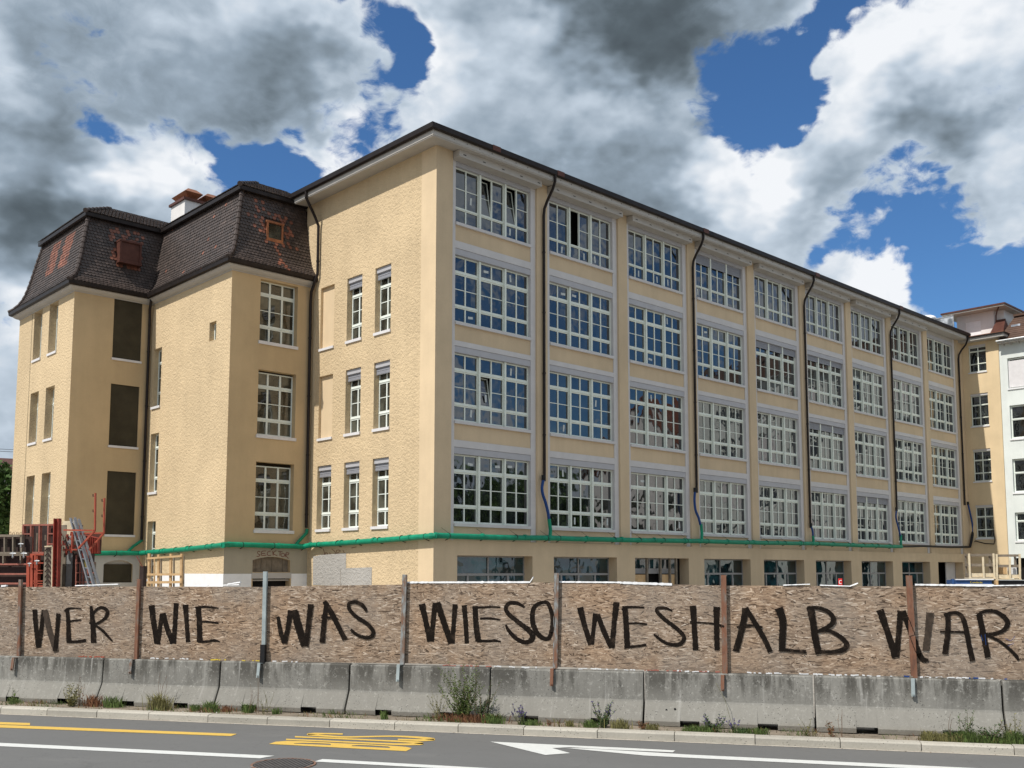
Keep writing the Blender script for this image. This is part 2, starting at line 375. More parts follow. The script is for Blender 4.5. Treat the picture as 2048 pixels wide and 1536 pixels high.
# roof tiles
def tile(name, c, tint):
    mt = plain(name, c, .55, .35, 2.2, spec=.5, tint=tint); return mt
M['tile'] = tile('old_brown_tile', (.052, .037, .031), .6); M['tileo'] = tile('new_orange_tile', (.215, .082, .050), .5)
M['hip'] = plain('hip_tile', (.060, .045, .040), .6, .3, 4.0)
# asphalt
mt, gg, b, P = newmat('asphalt'); M['asphalt'] = mt
sN = gg.vm('DOT_PRODUCT', gg.vm('SUBTRACT', P, tuple(K0)), tuple(T)); nN = gg.vm('DOT_PRODUCT', gg.vm('SUBTRACT', P, tuple(K0)), tuple(N))
sp = gg.noise(P, 95.0, 3.0, .7); md = gg.noise(P, 9.0, 5.0, .65); bg = gg.noise(gg.comb(gg.math('MULTIPLY', sN, .25), nN, 0.0), 1.1, 5.0, .6)
k = gg.math('ADD', .70, gg.math('ADD', gg.math('MULTIPLY', sp, .26), gg.math('ADD', gg.math('MULTIPLY', md, .16), gg.math('MULTIPLY', bg, .28))))
patch = gg.mr(gg.noise(gg.comb(gg.math('MULTIPLY', sN, .35), gg.math('MULTIPLY', nN, 1.0), 3.0), 1.3, 7.0, .7), .56, .74, 0, .22)
col = gg.mix(patch, gg.vm('SCALE', gg.comb(.118, .116, .111), sc=k), (.21, .20, .185))
ag = gg.mr(gg.voro(P, 60.0), .0, .22, .35, 0); col = gg.mix(ag, col, (.30, .29, .27)); ag2 = gg.mr(gg.voro(gg.vm('ADD', P, (3.1, 1.7, 0)), 48.0), .0, .20, .45, 0); col = gg.mix(ag2, col, (.055, .054, .052))
stn = gg.mr(gg.noise(P, .9, 5.0, .7), .60, .70, 0, .35); col = gg.mix(stn, col, (.07, .068, .065))
crk = gg.mr(gg.voro(gg.vm('ADD', P, gg.vm('SCALE', gg.noise(P, 2.0, 5.0, .6, col=True), sc=.9)), .55, 'DISTANCE_TO_EDGE'), .0, .006, .35, 0); col = gg.mix(crk, col, (.05, .048, .045))
gg.lk(col, b.inputs['Base Color']); b.inputs['Roughness'].default_value = .85; bump(gg, b, sp, .5, .006)
# road paint
def paint(name, c):
    mt, gg, b, P = newmat(name); n1 = gg.noise(P, 40.0, 5.0, .7); n2 = gg.noise(P, 3.0, 5.0, .65)
    wear = gg.math('MULTIPLY', gg.mr(n1, .60, .76), gg.mr(n2, .40, .62), clamp=True)
    cc_ = gg.vm('SCALE', gg.comb(*c), sc=gg.mr(gg.noise(P, 12.0, 4.0, .6), .2, .8, .88, 1.08, False))
    gg.lk(gg.mix(gg.math('MULTIPLY', wear, .75), cc_, (.13, .125, .12)), b.inputs['Base Color']); b.inputs['Roughness'].default_value = .7; return mt
M['yellowline'] = paint('yellow_road_paint', (.62, .40, .075)); M['whiteline'] = paint('white_road_paint', (.60, .60, .57))
# kerb concrete and barrier concrete
def concrete(name, c, streak, top=.93, bot=.12):
    mt, gg, b, P = newmat(name)
    s_ = gg.vm('DOT_PRODUCT', P, tuple(T)); z = gg.xyz(P)[2]; oi = gg.N.new('ShaderNodeObjectInfo'); r = gg.math('MULTIPLY', oi.outputs['Random'], 30.0)
    big = gg.noise(gg.vm('ADD', P, gg.comb(r, r, 0.0)), 1.6, 5.0, .6); fn = gg.noise(P, 26.0, 6.0, .7)
    k = gg.math('ADD', gg.math('ADD', .50, gg.math('MULTIPLY', r, .0083)), gg.math('ADD', gg.math('MULTIPLY', big, .45), gg.math('MULTIPLY', fn, .46)))
    col = gg.vm('SCALE', gg.comb(*c), sc=k)
    if streak:
        st = gg.noise(gg.comb(gg.math('ADD', gg.math('MULTIPLY', s_, 7.0), r), gg.math('MULTIPLY', z, 1.1), r), 1.0, 6.0, .68)
        sb = gg.noise(gg.comb(gg.math('ADD', gg.math('MULTIPLY', s_, 1.7), r), gg.math('MULTIPLY', z, .5), r), 1.0, 3.0, .6)
        hi = gg.mr(z, .40, .88, 0, 1)
        dk = gg.math('MULTIPLY', gg.mr(gg.math('ADD', st, gg.math('MULTIPLY', gg.math('SUBTRACT', sb, .5), 1.1)), .36, .60, 0, 1), gg.math('ADD', .16, gg.math('MULTIPLY', hi, .95)), clamp=True)
        col = gg.mix(gg.math('MULTIPLY', dk, .80), col, (.060, .056, .048))
        lt = gg.mr(gg.noise(gg.comb(gg.math('ADD', gg.math('MULTIPLY', s_, 6.0), r), gg.math('MULTIPLY', z, .5), 9.0), 1.0, 5.0, .65), .58, .70, 0, .55)
        col = gg.mix(lt, col, (.42, .41, .38))
        blot = gg.mr(gg.noise(gg.vm('ADD', P, gg.comb(r, 0.0, r)), 16.0, 6.0, .75), .54, .66, 0, .45); col = gg.mix(blot, col, (.46, .45, .41))
        low = gg.mr(gg.math('ADD', z, gg.math('MULTIPLY', fn, .05)), .53, .46, 0, .42); col = gg.mix(low, col, (.26, .245, .212))
        grime = gg.mr(gg.math('ADD', z, gg.math('MULTIPLY', big, .12)), .30, .17, 0, .4); col = gg.mix(grime, col, (.19, .16, .12))
    pit = gg.mr(gg.voro(gg.vm('ADD', P, gg.comb(r, 0.0, 0.0)), 26.0), .14, .22, 1, 0); pm = gg.math('MULTIPLY', pit, gg.mr(gg.noise(gg.vm('ADD', P, gg.comb(r, r, 0.0)), 2.2, 4.0, .6), .46, .58))
    col = gg.mix(gg.math('MULTIPLY', pm, .75), col, (.05, .047, .042))
    gg.lk(col, b.inputs['Base Color']); b.inputs['Roughness'].default_value = .9; b.inputs['Specular IOR Level'].default_value = .2
    bump(gg, b, gg.math('SUBTRACT', fn, gg.math('MULTIPLY', pm, .8)), .6, .008); return mt
M['barrier'] = concrete('barrier_concrete', (.205, .198, .178), True); M['kerb'] = concrete('kerb_stone', (.36, .335, .285), False)
M['mortar'] = plain('mortar_joint', (.42, .38, .32), .9, .2, 8.0)
# OSB strand board
mt, gg, b, P = newmat('strand_board'); M['osb'] = mt
oi = gg.N.new('ShaderNodeObjectInfo'); r = oi.outputs['Random']
s_ = gg.vm('DOT_PRODUCT', P, tuple(T)); z = gg.xyz(P)[2]
base2 = gg.comb(gg.math('ADD', s_, gg.math('MULTIPLY', r, 50.0)), z, 0.0)
lay = None; hgt = None
for i, (ang, sx, sy) in enumerate(((.6, 11., 50.), (-.75, 11.5, 54.), (1.35, 12., 52.), (-.35, 11., 58.), (.32, 11.5, 62.), (-.05, 11., 66.))):
    mpn = gg.N.new('ShaderNodeMapping'); mpn.vector_type = 'POINT'; gg.lk(base2, mpn.inputs[0]); mpn.inputs['Rotation'].default_value = (0, 0, ang); mpn.inputs['Location'].default_value = (i * 3.3, i * 1.7, 0)
    sc_ = gg.vm('MULTIPLY', mpn.outputs[0], (sx, sy, 1)); sc_ = gg.vm('ADD', sc_, gg.vm('SCALE', gg.noise(base2, 6.0, 2.0, .5, col=True), sc=.9))
    vc = gg.N.new('ShaderNodeTexVoronoi'); vc.voronoi_dimensions = '2D'; gg.lk(sc_, vc.inputs['Vector']); vc.inputs['Scale'].default_value = 1.0
    rv = gg.xyz(vc.outputs['Color'])
    if lay is None: lay = rv[0]; hgt = rv[1]
    else:
        pick = gg.mr(rv[2], .60, .64); lay = gg.math('ADD', gg.math('MULTIPLY', lay, gg.math('SUBTRACT', 1.0, pick)), gg.math('MULTIPLY', rv[0], pick))
        hgt = gg.math('ADD', gg.math('MULTIPLY', hgt, gg.math('SUBTRACT', 1.0, pick)), gg.math('MULTIPLY', rv[1], pick))
col = gg.ramp(lay, [(0, (.050, .034, .023)), (.10, (.13, .090, .062)), (.22, (.235, .172, .124)), (.5, (.295, .215, .152)), (.78, (.36, .272, .198)), (.92, (.44, .350, .270)), (1.0, (.58, .49, .40))])
grey = gg.mr(gg.noise(gg.vm('ADD', P, gg.comb(gg.math('MULTIPLY', r, 20.0), 0.0, 0.0)), 1.1, 5.0, .65), .42, .62, 0, .65); col = gg.mix(grey, col, gg.mix(.55, col, (.27, .235, .20)))
wm = gg.mr(gg.noise(P, .9, 3.0, .6), .45, .62, 0, .5); col = gg.mix(wm, col, gg.mix(1.0, col, (1.12, .96, .80), 'MULTIPLY'))
edge = gg.mr(z, 1.12, .97, 0, .30); col = gg.mix(edge, col, (.20, .155, .12))
gg.lk(col, b.inputs['Base Color']); b.inputs['Roughness'].default_value = .85; b.inputs['Specular IOR Level'].default_value = .2
bump(gg, b, hgt, .85, .012)
# black brush lettering
mt, gg, b, P = newmat('black_brush_paint'); M['letter'] = mt
f = gg.noise(P, 9.0, 6.0, .7); gg.lk(gg.mix(gg.mr(f, .50, .72), (.013, .010, .008), (.042, .030, .022)), b.inputs['Base Color']); b.inputs['Roughness'].default_value = .95; b.inputs['Specular IOR Level'].default_value = .05
tr_n = gg.mr(gg.noise(gg.comb(gg.math('MULTIPLY', gg.vm('DOT_PRODUCT', P, tuple(T)), 1.0), gg.math('MULTIPLY', gg.xyz(P)[2], .6), 0.0), 46.0, 5.0, .7), .57, .68, 0, .62)
b.inputs['Alpha'].default_value = 1.0; gg.lk(gg.math('SUBTRACT', 1.0, tr_n), b.inputs['Alpha'])
M['letterf'] = plain('thin_brush_paint', (.050, .036, .026), .8, .5, 14.0)
# rust
mt, gg, b, P = newmat('rusty_galvanised_post'); M['rust'] = mt
oi = gg.N.new('ShaderNodeObjectInfo'); f = gg.noise(gg.vm('MULTIPLY', P, (6, 6, 2)), 2.0, 7.0, .7)
f = gg.math('ADD', f, gg.math('MULTIPLY', gg.math('SUBTRACT', oi.outputs['Random'], .35), .18))
gg.lk(gg.ramp(f, [(.32, (.26, .28, .28)), (.46, (.17, .12, .09)), (.60, (.20, .085, .045)), (.8, (.10, .05, .032))]), b.inputs['Base Color']); b.inputs['Roughness'].default_value = .75
M['galv'] = plain('bare_galvanised_post', (.36, .41, .41), .5, .25, 5.0, .3)
# ------------------------------------------------------------------ ground, road, kerb
mb = MB(); mb.face([(-700, -700, -.03), (700, -700, -.03), (700, 700, -.03), (-700, 700, -.03)])
ground = mb.build('ground', M['gravel'], kind='structure')
mb = MB(); mb.hexa([rd(-160, -14, -.2), rd(160, -14, -.2), rd(160, -.002, -.2), rd(-160, -.002, -.2), rd(-160, -14, 0), rd(160, -14, 0), rd(160, -.002, 0), rd(-160, -.002, 0)])
road = mb.build('road', M['asphalt'], kind='structure')
mb = MB()
NS = 240
for i in range(NS):      # uneven dry verge behind the kerb
    s0 = -30 + 60 * i / NS; s1 = s0 + 60 / NS; ns = [.17, .35, .55, .8, 1.3, 2.2]
    hh = lambda s, n: .112 + .018 * noise.noise(Vector((s * 3, n * 5, 0))) + .012 * noise.noise(Vector((s * 11, n * 13, 2)))
    for a, c in zip(ns[:-1], ns[1:]):
        mb.face([rd(s0, a, hh(s0, a)), rd(s1, a, hh(s1, a)), rd(s1, c, hh(s1, c)), rd(s0, c, hh(s0, c))])
verge = mb.build('verge', M['soil'], kind='structure')
kerb = empty('kerb', rd(0, 0, 0)); kerb['kind'] = 'structure'
KJ = [-9.18, -8.24, -7.26, -6.27, -5.16, -4.09, -3.0, -1.9, -.86, .18, 1.31, 2.45, 3.6, 4.77, 5.84, 7.02]
KJ = [-9.18 - 1.05 * i for i in range(16, 0, -1)] + KJ + [7.02 + 1.1 * i for i in range(1, 14)]
for i, (a, c) in enumerate(zip(KJ[:-1], KJ[1:])):
    mb = MB(); dz = random.uniform(-.003, .003); dn = random.uniform(-.004, .004); a += .006; c -= .006
    pr = [(dn, -.05), (dn, .095 + dz), (dn + .022, .118 + dz), (.168, .124 + dz), (.168, -.05)]
    mb.prism([rd(a, n_, z_) for n_, z_ in pr], T * (c - a)); mb.build('kerb_stone', M['kerb'], kerb)
mb = MB(); mb.prism([rd(-26, .03, -.04), rd(-26, .03, .085), rd(-26, .15, .085), rd(-26, .15, -.04)], T * 46); mb.build('mortar_joint', M['mortar'], kerb)
mb = MB()
for i in range(200):
    a = -26 + 46 * i / 200; c = a + .23; e = lambda s: -.055 - .020 * noise.noise(Vector((s * 4, 0, 5)))
    mb.face([rd(a, e(a), .004), rd(c, e(c), .004), rd(c, -.004, .006), rd(a, -.004, .006)])
mb.build('mortar_strip', M['mortar'], kerb)

# flat prints drawn as brush strokes on a surface -----------------------------------------------
def stroke(mb, pts, fn, rag=.0, seg=5, ends=0.0, mi=0):
    """pts: (u,v,width) in photo pixels, fn: pixel -> point on the surface"""
    P = [Vector((p[0], p[1])) for p in pts]; W = [p[2] for p in pts]; Q = []; K = []
    for i in range(len(P) - 1):      # Catmull-Rom when there are more than two points
        p0 = P[max(i - 1, 0)]; p1 = P[i]; p2 = P[i + 1]; p3 = P[min(i + 2, len(P) - 1)]
        n = max(2, int((p2 - p1).length / seg))
        for k in range(n):
            t = k / n
            q = (p1 + p2) / 2 if False else .5 * ((2 * p1) + (p2 - p0) * t + (2 * p0 - 5 * p1 + 4 * p2 - p3) * t * t + (3 * p1 - p0 - 3 * p2 + p3) * t ** 3) if len(P) > 2 else p1.lerp(p2, t)
            Q.append(q); K.append(W[i] + (W[i + 1] - W[i]) * t)
    Q.append(P[-1]); K.append(W[-1]); L = []
    for i, q in enumerate(Q):
        d = (Q[min(i + 1, len(Q) - 1)] - Q[max(i - 1, 0)]); d = d.normalized() if d.length else Vector((1, 0)); n = Vector((-d.y, d.x))
        j1 = 1 + rag * noise.noise(Vector((q.x * .25, q.y * .25, 1))); j2 = 1 + rag * noise.noise(Vector((q.x * .25, q.y * .25, 7)))
        if i == 0: q = q - d * ends
        if i == len(Q) - 1: q = q + d * ends
        L.append((fn(*(q + n * K[i] / 2 * j1)), fn(*(q - n * K[i] / 2 * j2))))
    for a, c in zip(L[:-1], L[1:]): mb.face([a[0], a[1], c[1], c[0]], mi)
def poly_px(mb, pts, fn, mi=0): mb.face([fn(*p) for p in pts], mi)
rz = lambda u, v: at_z(u, v, .005)
# yellow double line at the left, white lane line, BUS lettering, arrow
mb = MB(); stroke(mb, [(-60, 1444.5, 4.6), (60, 1448.2, 4.6)], rz); mb.build('yellow_line', M['yellowline'], road)
mb = MB(); poly_px(mb, [(-80, 1446.5), (0, 1449.6), (474, 1467.6), (462, 1472), (0, 1455), (-80, 1452)], rz); mb.build('yellow_line', M['yellowline'], road)
mb = MB(); poly_px(mb, [(-120, 1479.5), (0, 1485.6), (549, 1511.5), (520, 1516.5), (0, 1492.2), (-120, 1486.8)], rz); mb.build('lane_line', M['whiteline'], road)
mb = MB(); poly_px(mb, [(629, 1523.0), (645, 1518.0), (1000, 1537.5), (1300, 1553), (1300, 1559), (960, 1541)], rz); mb.build('lane_line', M['whiteline'], road)
mb = MB(); poly_px(mb, [(1130, 1495.8), (1180, 1497.2), (1380, 1509.2), (2200, 1548), (2200, 1555), (1380, 1515.5), (1290, 1511)], rz); mb.build('lane_line', M['whiteline'], road)
b5 = lambda x, y: (530 + x / 5.689, 1450 + y / 5.689)
mb = MB()
def yb(pts): poly_px(mb, [b5(*p) for p in pts], rz)
# B: spine, two bowls
yb([(45, 215), (1605, 297), (1640, 280), (1420, 262), (985, 240), (750, 228), (330, 212), (180, 205)][:])
yb([(45, 215), (180, 205), (330, 212), (330, 207), (420, 204), (600, 207), (400, 183), (250, 180), (120, 190)])
yb([(600, 207), (740, 214), (752, 222), (750, 228), (985, 240), (990, 233), (1070, 228), (870, 208), (700, 198), (400, 183)])
yb([(1070, 228), (1200, 232), (1400, 245), (1425, 256), (1420, 262), (1640, 280), (1672, 263), (1600, 248), (1400, 233), (1150, 218), (870, 208)])
stroke(mb, [(*b5(240, 163), 2.6), (*b5(700, 182), 2.6), (*b5(1200, 205), 2.8), (*b5(1560, 219), 3.6), (*b5(1760, 215), 4.4), (*b5(1800, 208), 3.0)], rz)
stroke(mb, [(*b5(340, 133), 2.6), (*b5(800, 152), 2.6), (*b5(1300, 175), 2.8), (*b5(1600, 189), 3.4), (*b5(1740, 200), 5.0), (*b5(1800, 209), 3.0)], rz)
stroke(mb, [(*b5(885, 102), 2.6), (*b5(690, 98), 2.6), (*b5(560, 99), 3.8), (*b5(480, 106), 2.6), (*b5(560, 114), 3.6), (*b5(720, 126), 3.2), (*b5(900, 136), 2.8), (*b5(1150, 132), 2.6), (*b5(1450, 127), 2.6), (*b5(1700, 138), 3.6), (*b5(1850, 152), 4.8), (*b5(1930, 163), 3.2), (*b5(1800, 172), 4.2), (*b5(1650, 168), 3.0), (*b5(1510, 164), 2.6)], rz, seg=3)
mb.build('bus_lettering', M['yellowline'], road)
a5 = lambda x, y: (960 + x / 4.876, 1470 + y / 4.876)
mb = MB(); poly_px(mb, [a5(*p) for p in [(100, 64), (637, 194), (880, 176), (705, 128), (870, 118), (860, 100)]], rz)
poly_px(mb, [a5(*p) for p in [(860, 100), (870, 118), (1200, 138), (1880, 168), (1905, 150), (1400, 124)]], rz); mb.build('turn_arrow', M['whiteline'], road)
# manhole
c = at_z(567, 1529.5, 0); mh = empty('manhole_cover', c, 'round ribbed iron manhole cover set in the asphalt beside the white lane line', 'manhole cover')
rr = .5 * (at_z(632, 1529, 0) - at_z(502, 1530, 0)).length
mb = MB()
for k in range(40):
    a0 = 2 * math.pi * k / 40; a1 = 2 * math.pi * (k + 1) / 40; cs = lambda a, q, z: c + Vector((math.cos(a) * q, math.sin(a) * q, z))
    mb.hexa([cs(a0, rr * .93, .001), cs(a0, rr, .001), cs(a1, rr, .001), cs(a1, rr * .93, .001), cs(a0, rr * .93, .012), cs(a0, rr, .012), cs(a1, rr, .012), cs(a1, rr * .93, .012)])
mb.build('rim', M['rust'], mh)
mb = MB(); mb.prism([c + Vector((math.cos(2 * math.pi * k / 40) * rr * .93, math.sin(2 * math.pi * k / 40) * rr * .93, .001)) for k in range(40)], (0, 0, .005)); mb.build('cover_plate', M['black'], mh)
dr = (at_z(600, 1520, 0) - at_z(560, 1536, 0)).normalized(); pr_ = Vector((-dr.y, dr.x, 0)); mb = MB(); k = -rr * .88
while k < rr * .88:
    hl = math.sqrt(max((rr * .90) ** 2 - k * k, 0)); mb.obox(c + pr_ * k + Vector((0, 0, .009)), dr * hl, pr_ * .013, Vector((0, 0, .004))); k += .055
mb.build('rib', M['ribmetal'], mh, kind='stuff')
c = at_z(312, 1440.5, 0); mb = MB(); mb.obox(c + N * .04 + Vector((0, 0, .004)), T * .26, N * .05, Vector((0, 0, .004)))
for k in range(9): mb.obox(c + N * .04 + T * (-.22 + k * .055) + Vector((0, 0, .011)), T * .012, N * .045, Vector((0, 0, .004)))
mb.build('gutter_grate', M['rustred'], origin=c, tagd=('small rusty drain grate in the road edge against the kerb', 'drain grate'))

# ------------------------------------------------------------------ windows
WM = {}
def winspec(W, H, units, posts, bars, munts, fw=.055, mul=.06, split=None): return dict(W=W, H=H, units=units, posts=posts, bars=bars, munts=munts, fw=fw, mul=mul)
def panes_of(sp, skip=()):
    R = []; fw = sp['fw']
    for ui, (a, b, nc) in enumerate(sp['units']):
        wc = (b - a - 2 * fw - (nc - 1) * sp['mul']) / nc
        zb = [fw + .02] + [x for br_ in sp['bars'] for x in br_] + [sp['H'] - fw]
        for ci in range(nc):
            u0 = a + fw + ci * (wc + sp['mul'])
            for bi in range(0, len(zb), 2):
                lo, hi = zb[bi], zb[bi + 1]; cuts = [mz for mz in sp['munts'] if lo < mz < hi]
                ed = [lo] + [q for cz in cuts for q in (cz - .016, cz + .016)] + [hi]
                for k in range(0, len(ed), 2):
                    if (ui, ci, bi // 2) in skip: continue
                    R.append((u0, u0 + wc, ed[k], ed[k + 1]))
    return R
def frame_mb(sp, Mf, skip=()):
    mb = MB(); fw = sp['fw']; H = sp['H']
    for ui, (a, b, nc) in enumerate(sp['units']):
        wc = (b - a - 2 * fw - (nc - 1) * sp['mul']) / nc
        abox(mb, Mf, a, a + fw, 0, H, 0, .07); abox(mb, Mf, b - fw, b, 0, H, 0, .07)
        abox(mb, Mf, a + fw, b - fw, 0, fw + .02, .002, .07); abox(mb, Mf, a + fw, b - fw, H - fw, H, .002, .07)
        for ci in range(1, nc):
            u = a + fw + ci * wc + (ci - 1) * sp['mul']; abox(mb, Mf, u, u + sp['mul'], fw + .02, H - fw, .004, .07)
        for (za, zb) in sp['bars']:
            abox(mb, Mf, a + fw, b - fw, za, zb, .001, .068); abox(mb, Mf, a + .015, b - .015, za + (zb - za) * .35, za + (zb - za) * .55, -.022, 0.0)
        for mz in sp['munts']:
            zb = [fw + .02] + [x for br_ in sp['bars'] for x in br_] + [H - fw]
            for ci in range(nc):
                u0 = a + fw + ci * (wc + sp['mul']); bi = max(i for i in range(0, len(zb), 2) if zb[i] < mz) // 2
                if (ui, ci, bi) in skip: continue
                abox(mb, Mf, u0, u0 + wc, mz - .016, mz + .016, .018, .06)
    for (a, b) in sp['posts']: abox(mb, Mf, a, b, -.0, H, -.085, .07)
    return mb
def place_win(parent, origin, axis, sp, key, mode='pane', fmat='frame', gmat='glass', depth=0.0, skip=(), name='window', label=None):
    """window object (frame) with its panes; origin = lower corner of the opening in the window plane"""
    ML = (lambda u, z, d: (u, d, z)) if axis == 'Y' else (lambda u, z, d: (d, u, z))
    kk = (key, axis, tuple(skip), fmat)
    if kk not in WM: WM[kk] = frame_mb(sp, ML, skip).mesh('window_frame', M[fmat])
    wo = inst(name, WM[kk], parent, origin, label=label)
    rects = panes_of(sp, skip)
    if mode == 'pane':
        for (a, b, za, zb) in rects:
            pk = (axis, round(b - a, 3), round(zb - za, 3), gmat)
            if pk not in WM:
                mb = MB(); abox(mb, ML, 0, b - a, 0, zb - za, 0, .012); WM[pk] = mb.mesh('pane', M[gmat])
            lo = ML(a, za, .036); inst('pane', WM[pk], wo, Vector(origin) + Vector(lo))
    else:
        pk = (key, axis, tuple(skip), gmat, 'all')
        if pk not in WM:
            mb = MB()
            for (a, b, za, zb) in rects: abox(mb, ML, a, b, za, zb, .036, .048)
            WM[pk] = mb.mesh('panes', M[gmat])
        inst('panes', WM[pk], wo, origin, kind='stuff')
    return wo
def blind(parent, ML, origin, a, b, ztop, zlow, d):
    mb = MB(); z = zlow; k = 0
    while z < ztop - .01:
        h = min(.06, ztop - z); abox(mb, lambda u, zz, dd: tuple(Vector(origin) + Vector(ML(u, zz, dd))), a, b, z, z + h * .86, d + (.01 if k % 2 else 0), d + .03); z += h; k += 1
    mb.build('roller_blind', M['blind'], parent)

# ------------------------------------------------------------------ the long factory block
fac = empty('factory_building', (0, 0, 0), 'long four storey beige factory building with big gridded windows behind the hoarding', 'building')
PB = 5.273; LX = 48.79; SB = [4.164, 8.130, 12.027, 16.012]; YF = -.06
OX0, OX1 = 1.055, 5.20                       # window opening within a bay
# ground floor wall with openings
mb = MB(); holes = [(1.165 + PB * i, 5.19 + PB * i, -.02, 3.06, .55) for i in range(9)]
wall(mb, mapY(YF), 0, LX, -.02, 3.63, holes)
for i in range(9): mb.face([(.83 + PB * i, YF, 3.63), (5.48 + PB * i, YF, 3.63), (5.48 + PB * i, .3, 3.63), (.83 + PB * i, .3, 3.63)])
mb.build('ground_floor_wall', M['facade'], fac)
edges = [0.0] + [v for i in range(9) for v in (.83 + PB * i, 5.48 + PB * i)] + [LX]
for i in range(0, len(edges), 2):
    mb = MB(); mb.box(edges[i] + (.004 if i == 0 else 0), edges[i + 1], YF, .35, 3.63, 18.93); mb.build('pier', M['facade'], fac)
for i in range(9):
    ox = PB * i
    mb = MB(); mb.box(.83 + ox, OX0 + ox, .04, .34, 3.632, 18.90); mb.box(OX1 + ox, 5.48 + ox, .04, .34, 3.632, 18.90); mb.build('window_surround', M['lilac'], fac)
    for k, b in enumerate(SB):
        mb = MB(); top = b + 3.06 if k < 3 else 18.67
        zt = (SB[k + 1] - .632) if k < 3 else 18.89
        mb.box(OX0 + ox, OX1 + ox, .043, .34, top + .0, zt); mb.build('lintel', M['lilac'] if k < 3 else M['trim'], fac)
        zlo = 3.632 if k == 0 else b - .630
        mb = MB(); mb.box(OX0 + ox, OX1 + ox, .075, .34, zlo, b); mb.build('spandrel', M['facade'], fac)
units = [(0, 1.345, 2), (1.40, 2.745, 2), (2.80, 4.145, 2)]; posts = [(1.325, 1.42), (2.725, 2.82)]
SPS = winspec(4.145, 2.67, units, posts, [(.58, .73), (1.92, 2.09)], [1.34])
SPT = winspec(4.145, 2.29, units, posts, [(.58, .69)], [1.445])
MLY = lambda u, z, d: (u, d, z)
OPEN = {(0, 3): [(1, 0), (2, 0)], (0, 1): [(1, 0)]}
BL = {(3, 3): .42, (4, 2): .36, (5, 2): .30, (5, 1): .38, (6, 0): .36}
mbs = MB(); mbs.box(OX0 - OX0, 4.145, -.22, .10, 0, .115); sill_me = mbs.mesh('sill', M['lilac'])
mbs = MB(); mbs.box(0, 4.145, -.14, .12, 0, .245); rb_me = mbs.mesh('roller_box', M['box'])
for i in range(9):
    for k, b in enumerate(SB):
        spx = SPT if k == 3 else SPS; sk = []
        for (un, co) in OPEN.get((i, k), []): sk.append((un, co, 1))
        if (i, k) == (1, 3): sk.append((1, 0, 1))
        o = Vector((OX0 + PB * i, .20, b + .125))
        ind = i < 2 or (i == 2 and k < 2)
        wo = place_win(fac, o, 'Y', spx, 'fac%d' % (k == 3), 'pane' if ind else 'all', skip=sk)
        inst('sill', sill_me, wo, Vector((OX0 + PB * i, .20, b)))
        zb = b + 2.805 if k < 3 else 18.42
        inst('roller_box', rb_me, wo, Vector((OX0 + PB * i, .20, zb)))
        if (i, k) in BL:
            for (a, c, nc) in units: blind(wo, MLY, o, a + .02, c - .02, spx['H'], spx['H'] - BL[(i, k)] - (.0 if k < 3 else .05), -.06)
        for (un, co) in OPEN.get((i, k), []):     # bottom hung sashes tilted inwards
            a, c, nc = units[un]; fw = .055; wc = (c - a - .11 - .06) / 2; u0 = a + fw + co * (wc + .06)
            lo = spx['bars'][0][1]; hi = (spx['bars'][1][0] if k < 3 else spx['H'] - fw); hh = hi - lo
            p0 = o + Vector((u0, .02, lo)); mb = MB(); f2 = .035
            mb.box(0, f2, 0, .05, 0, hh); mb.box(wc - f2, wc, 0, .05, 0, hh); mb.box(f2, wc - f2, 0, .05, 0, f2); mb.box(f2, wc - f2, 0, .05, hh - f2, hh); mb.box(f2, wc - f2, .01, .04, hh / 2 - .012, hh / 2 + .012)
            mb.v = [tuple(Vector(v_)) for v_ in mb.v]
            me = mb.mesh('sash', M['frame']); so = inst('tilted_sash', me, wo, p0, (math.radians(-9), 0, 0))
            # panes of the sash are part of the same tilted piece
            for q in ((f2, hh / 2 - .012), (hh / 2 + .012, hh - f2)):
                mb2 = MB(); R_ = Matrix.Rotation(math.radians(-9), 3, 'X'); pts = []
                for (x_, y_, z_) in ((f2, .02, q[0]), (wc - f2, .02, q[0]), (wc - f2, .03, q[0]), (f2, .03, q[0]), (f2, .02, q[1]), (wc - f2, .02, q[1]), (wc - f2, .03, q[1]), (f2, .03, q[1])): pts.append(p0 + R_ @ Vector((x_, y_, z_)))
                mb2.hexa(pts); mb2.build('pane', M['glass'], wo)
# paper stickers left on the glass
ST = [(0, 3, 0, 1, 1, 1), (0, 3, 2, 0, 0, 1), (1, 3, 0, 1, 0, 1), (1, 3, 1, 1, 0, 1), (1, 3, 2, 0, 0, 1), (0, 2, 2, 0, 3, 1), (0, 2, 0, 1, 0, 0), (0, 1, 2, 0, 3, 1), (0, 1, 0, 1, 0, 1), (0, 1, 1, 0, 1, 1), (0, 0, 0, 1, 3, 0), (0, 0, 1, 1, 3, 0), (0, 0, 2, 0, 3, 0),
      (1, 0, 0, 1, 3, 1), (1, 0, 1, 0, 0, 1), (1, 0, 2, 1, 0, 1), (1, 1, 0, 1, 0, 1), (1, 1, 2, 0, 2, 1), (2, 3, 0, 1, 0, 1), (2, 3, 1, 1, 0, 1), (2, 3, 2, 0, 0, 1), (2, 2, 1, 0, 0, 0), (2, 2, 2, 0, 3, 1), (1, 2, 0, 1, 3, 0), (1, 2, 1, 0, 3, 0), (2, 0, 0, 1, 3, 0), (2, 0, 2, 1, 0, 1), (3, 3, 0, 0, 0, 1), (3, 2, 0, 1, 3, 0), (2, 1, 1, 0, 3, 1), (0, 2, 1, 0, 3, 0)]
mb = MB()
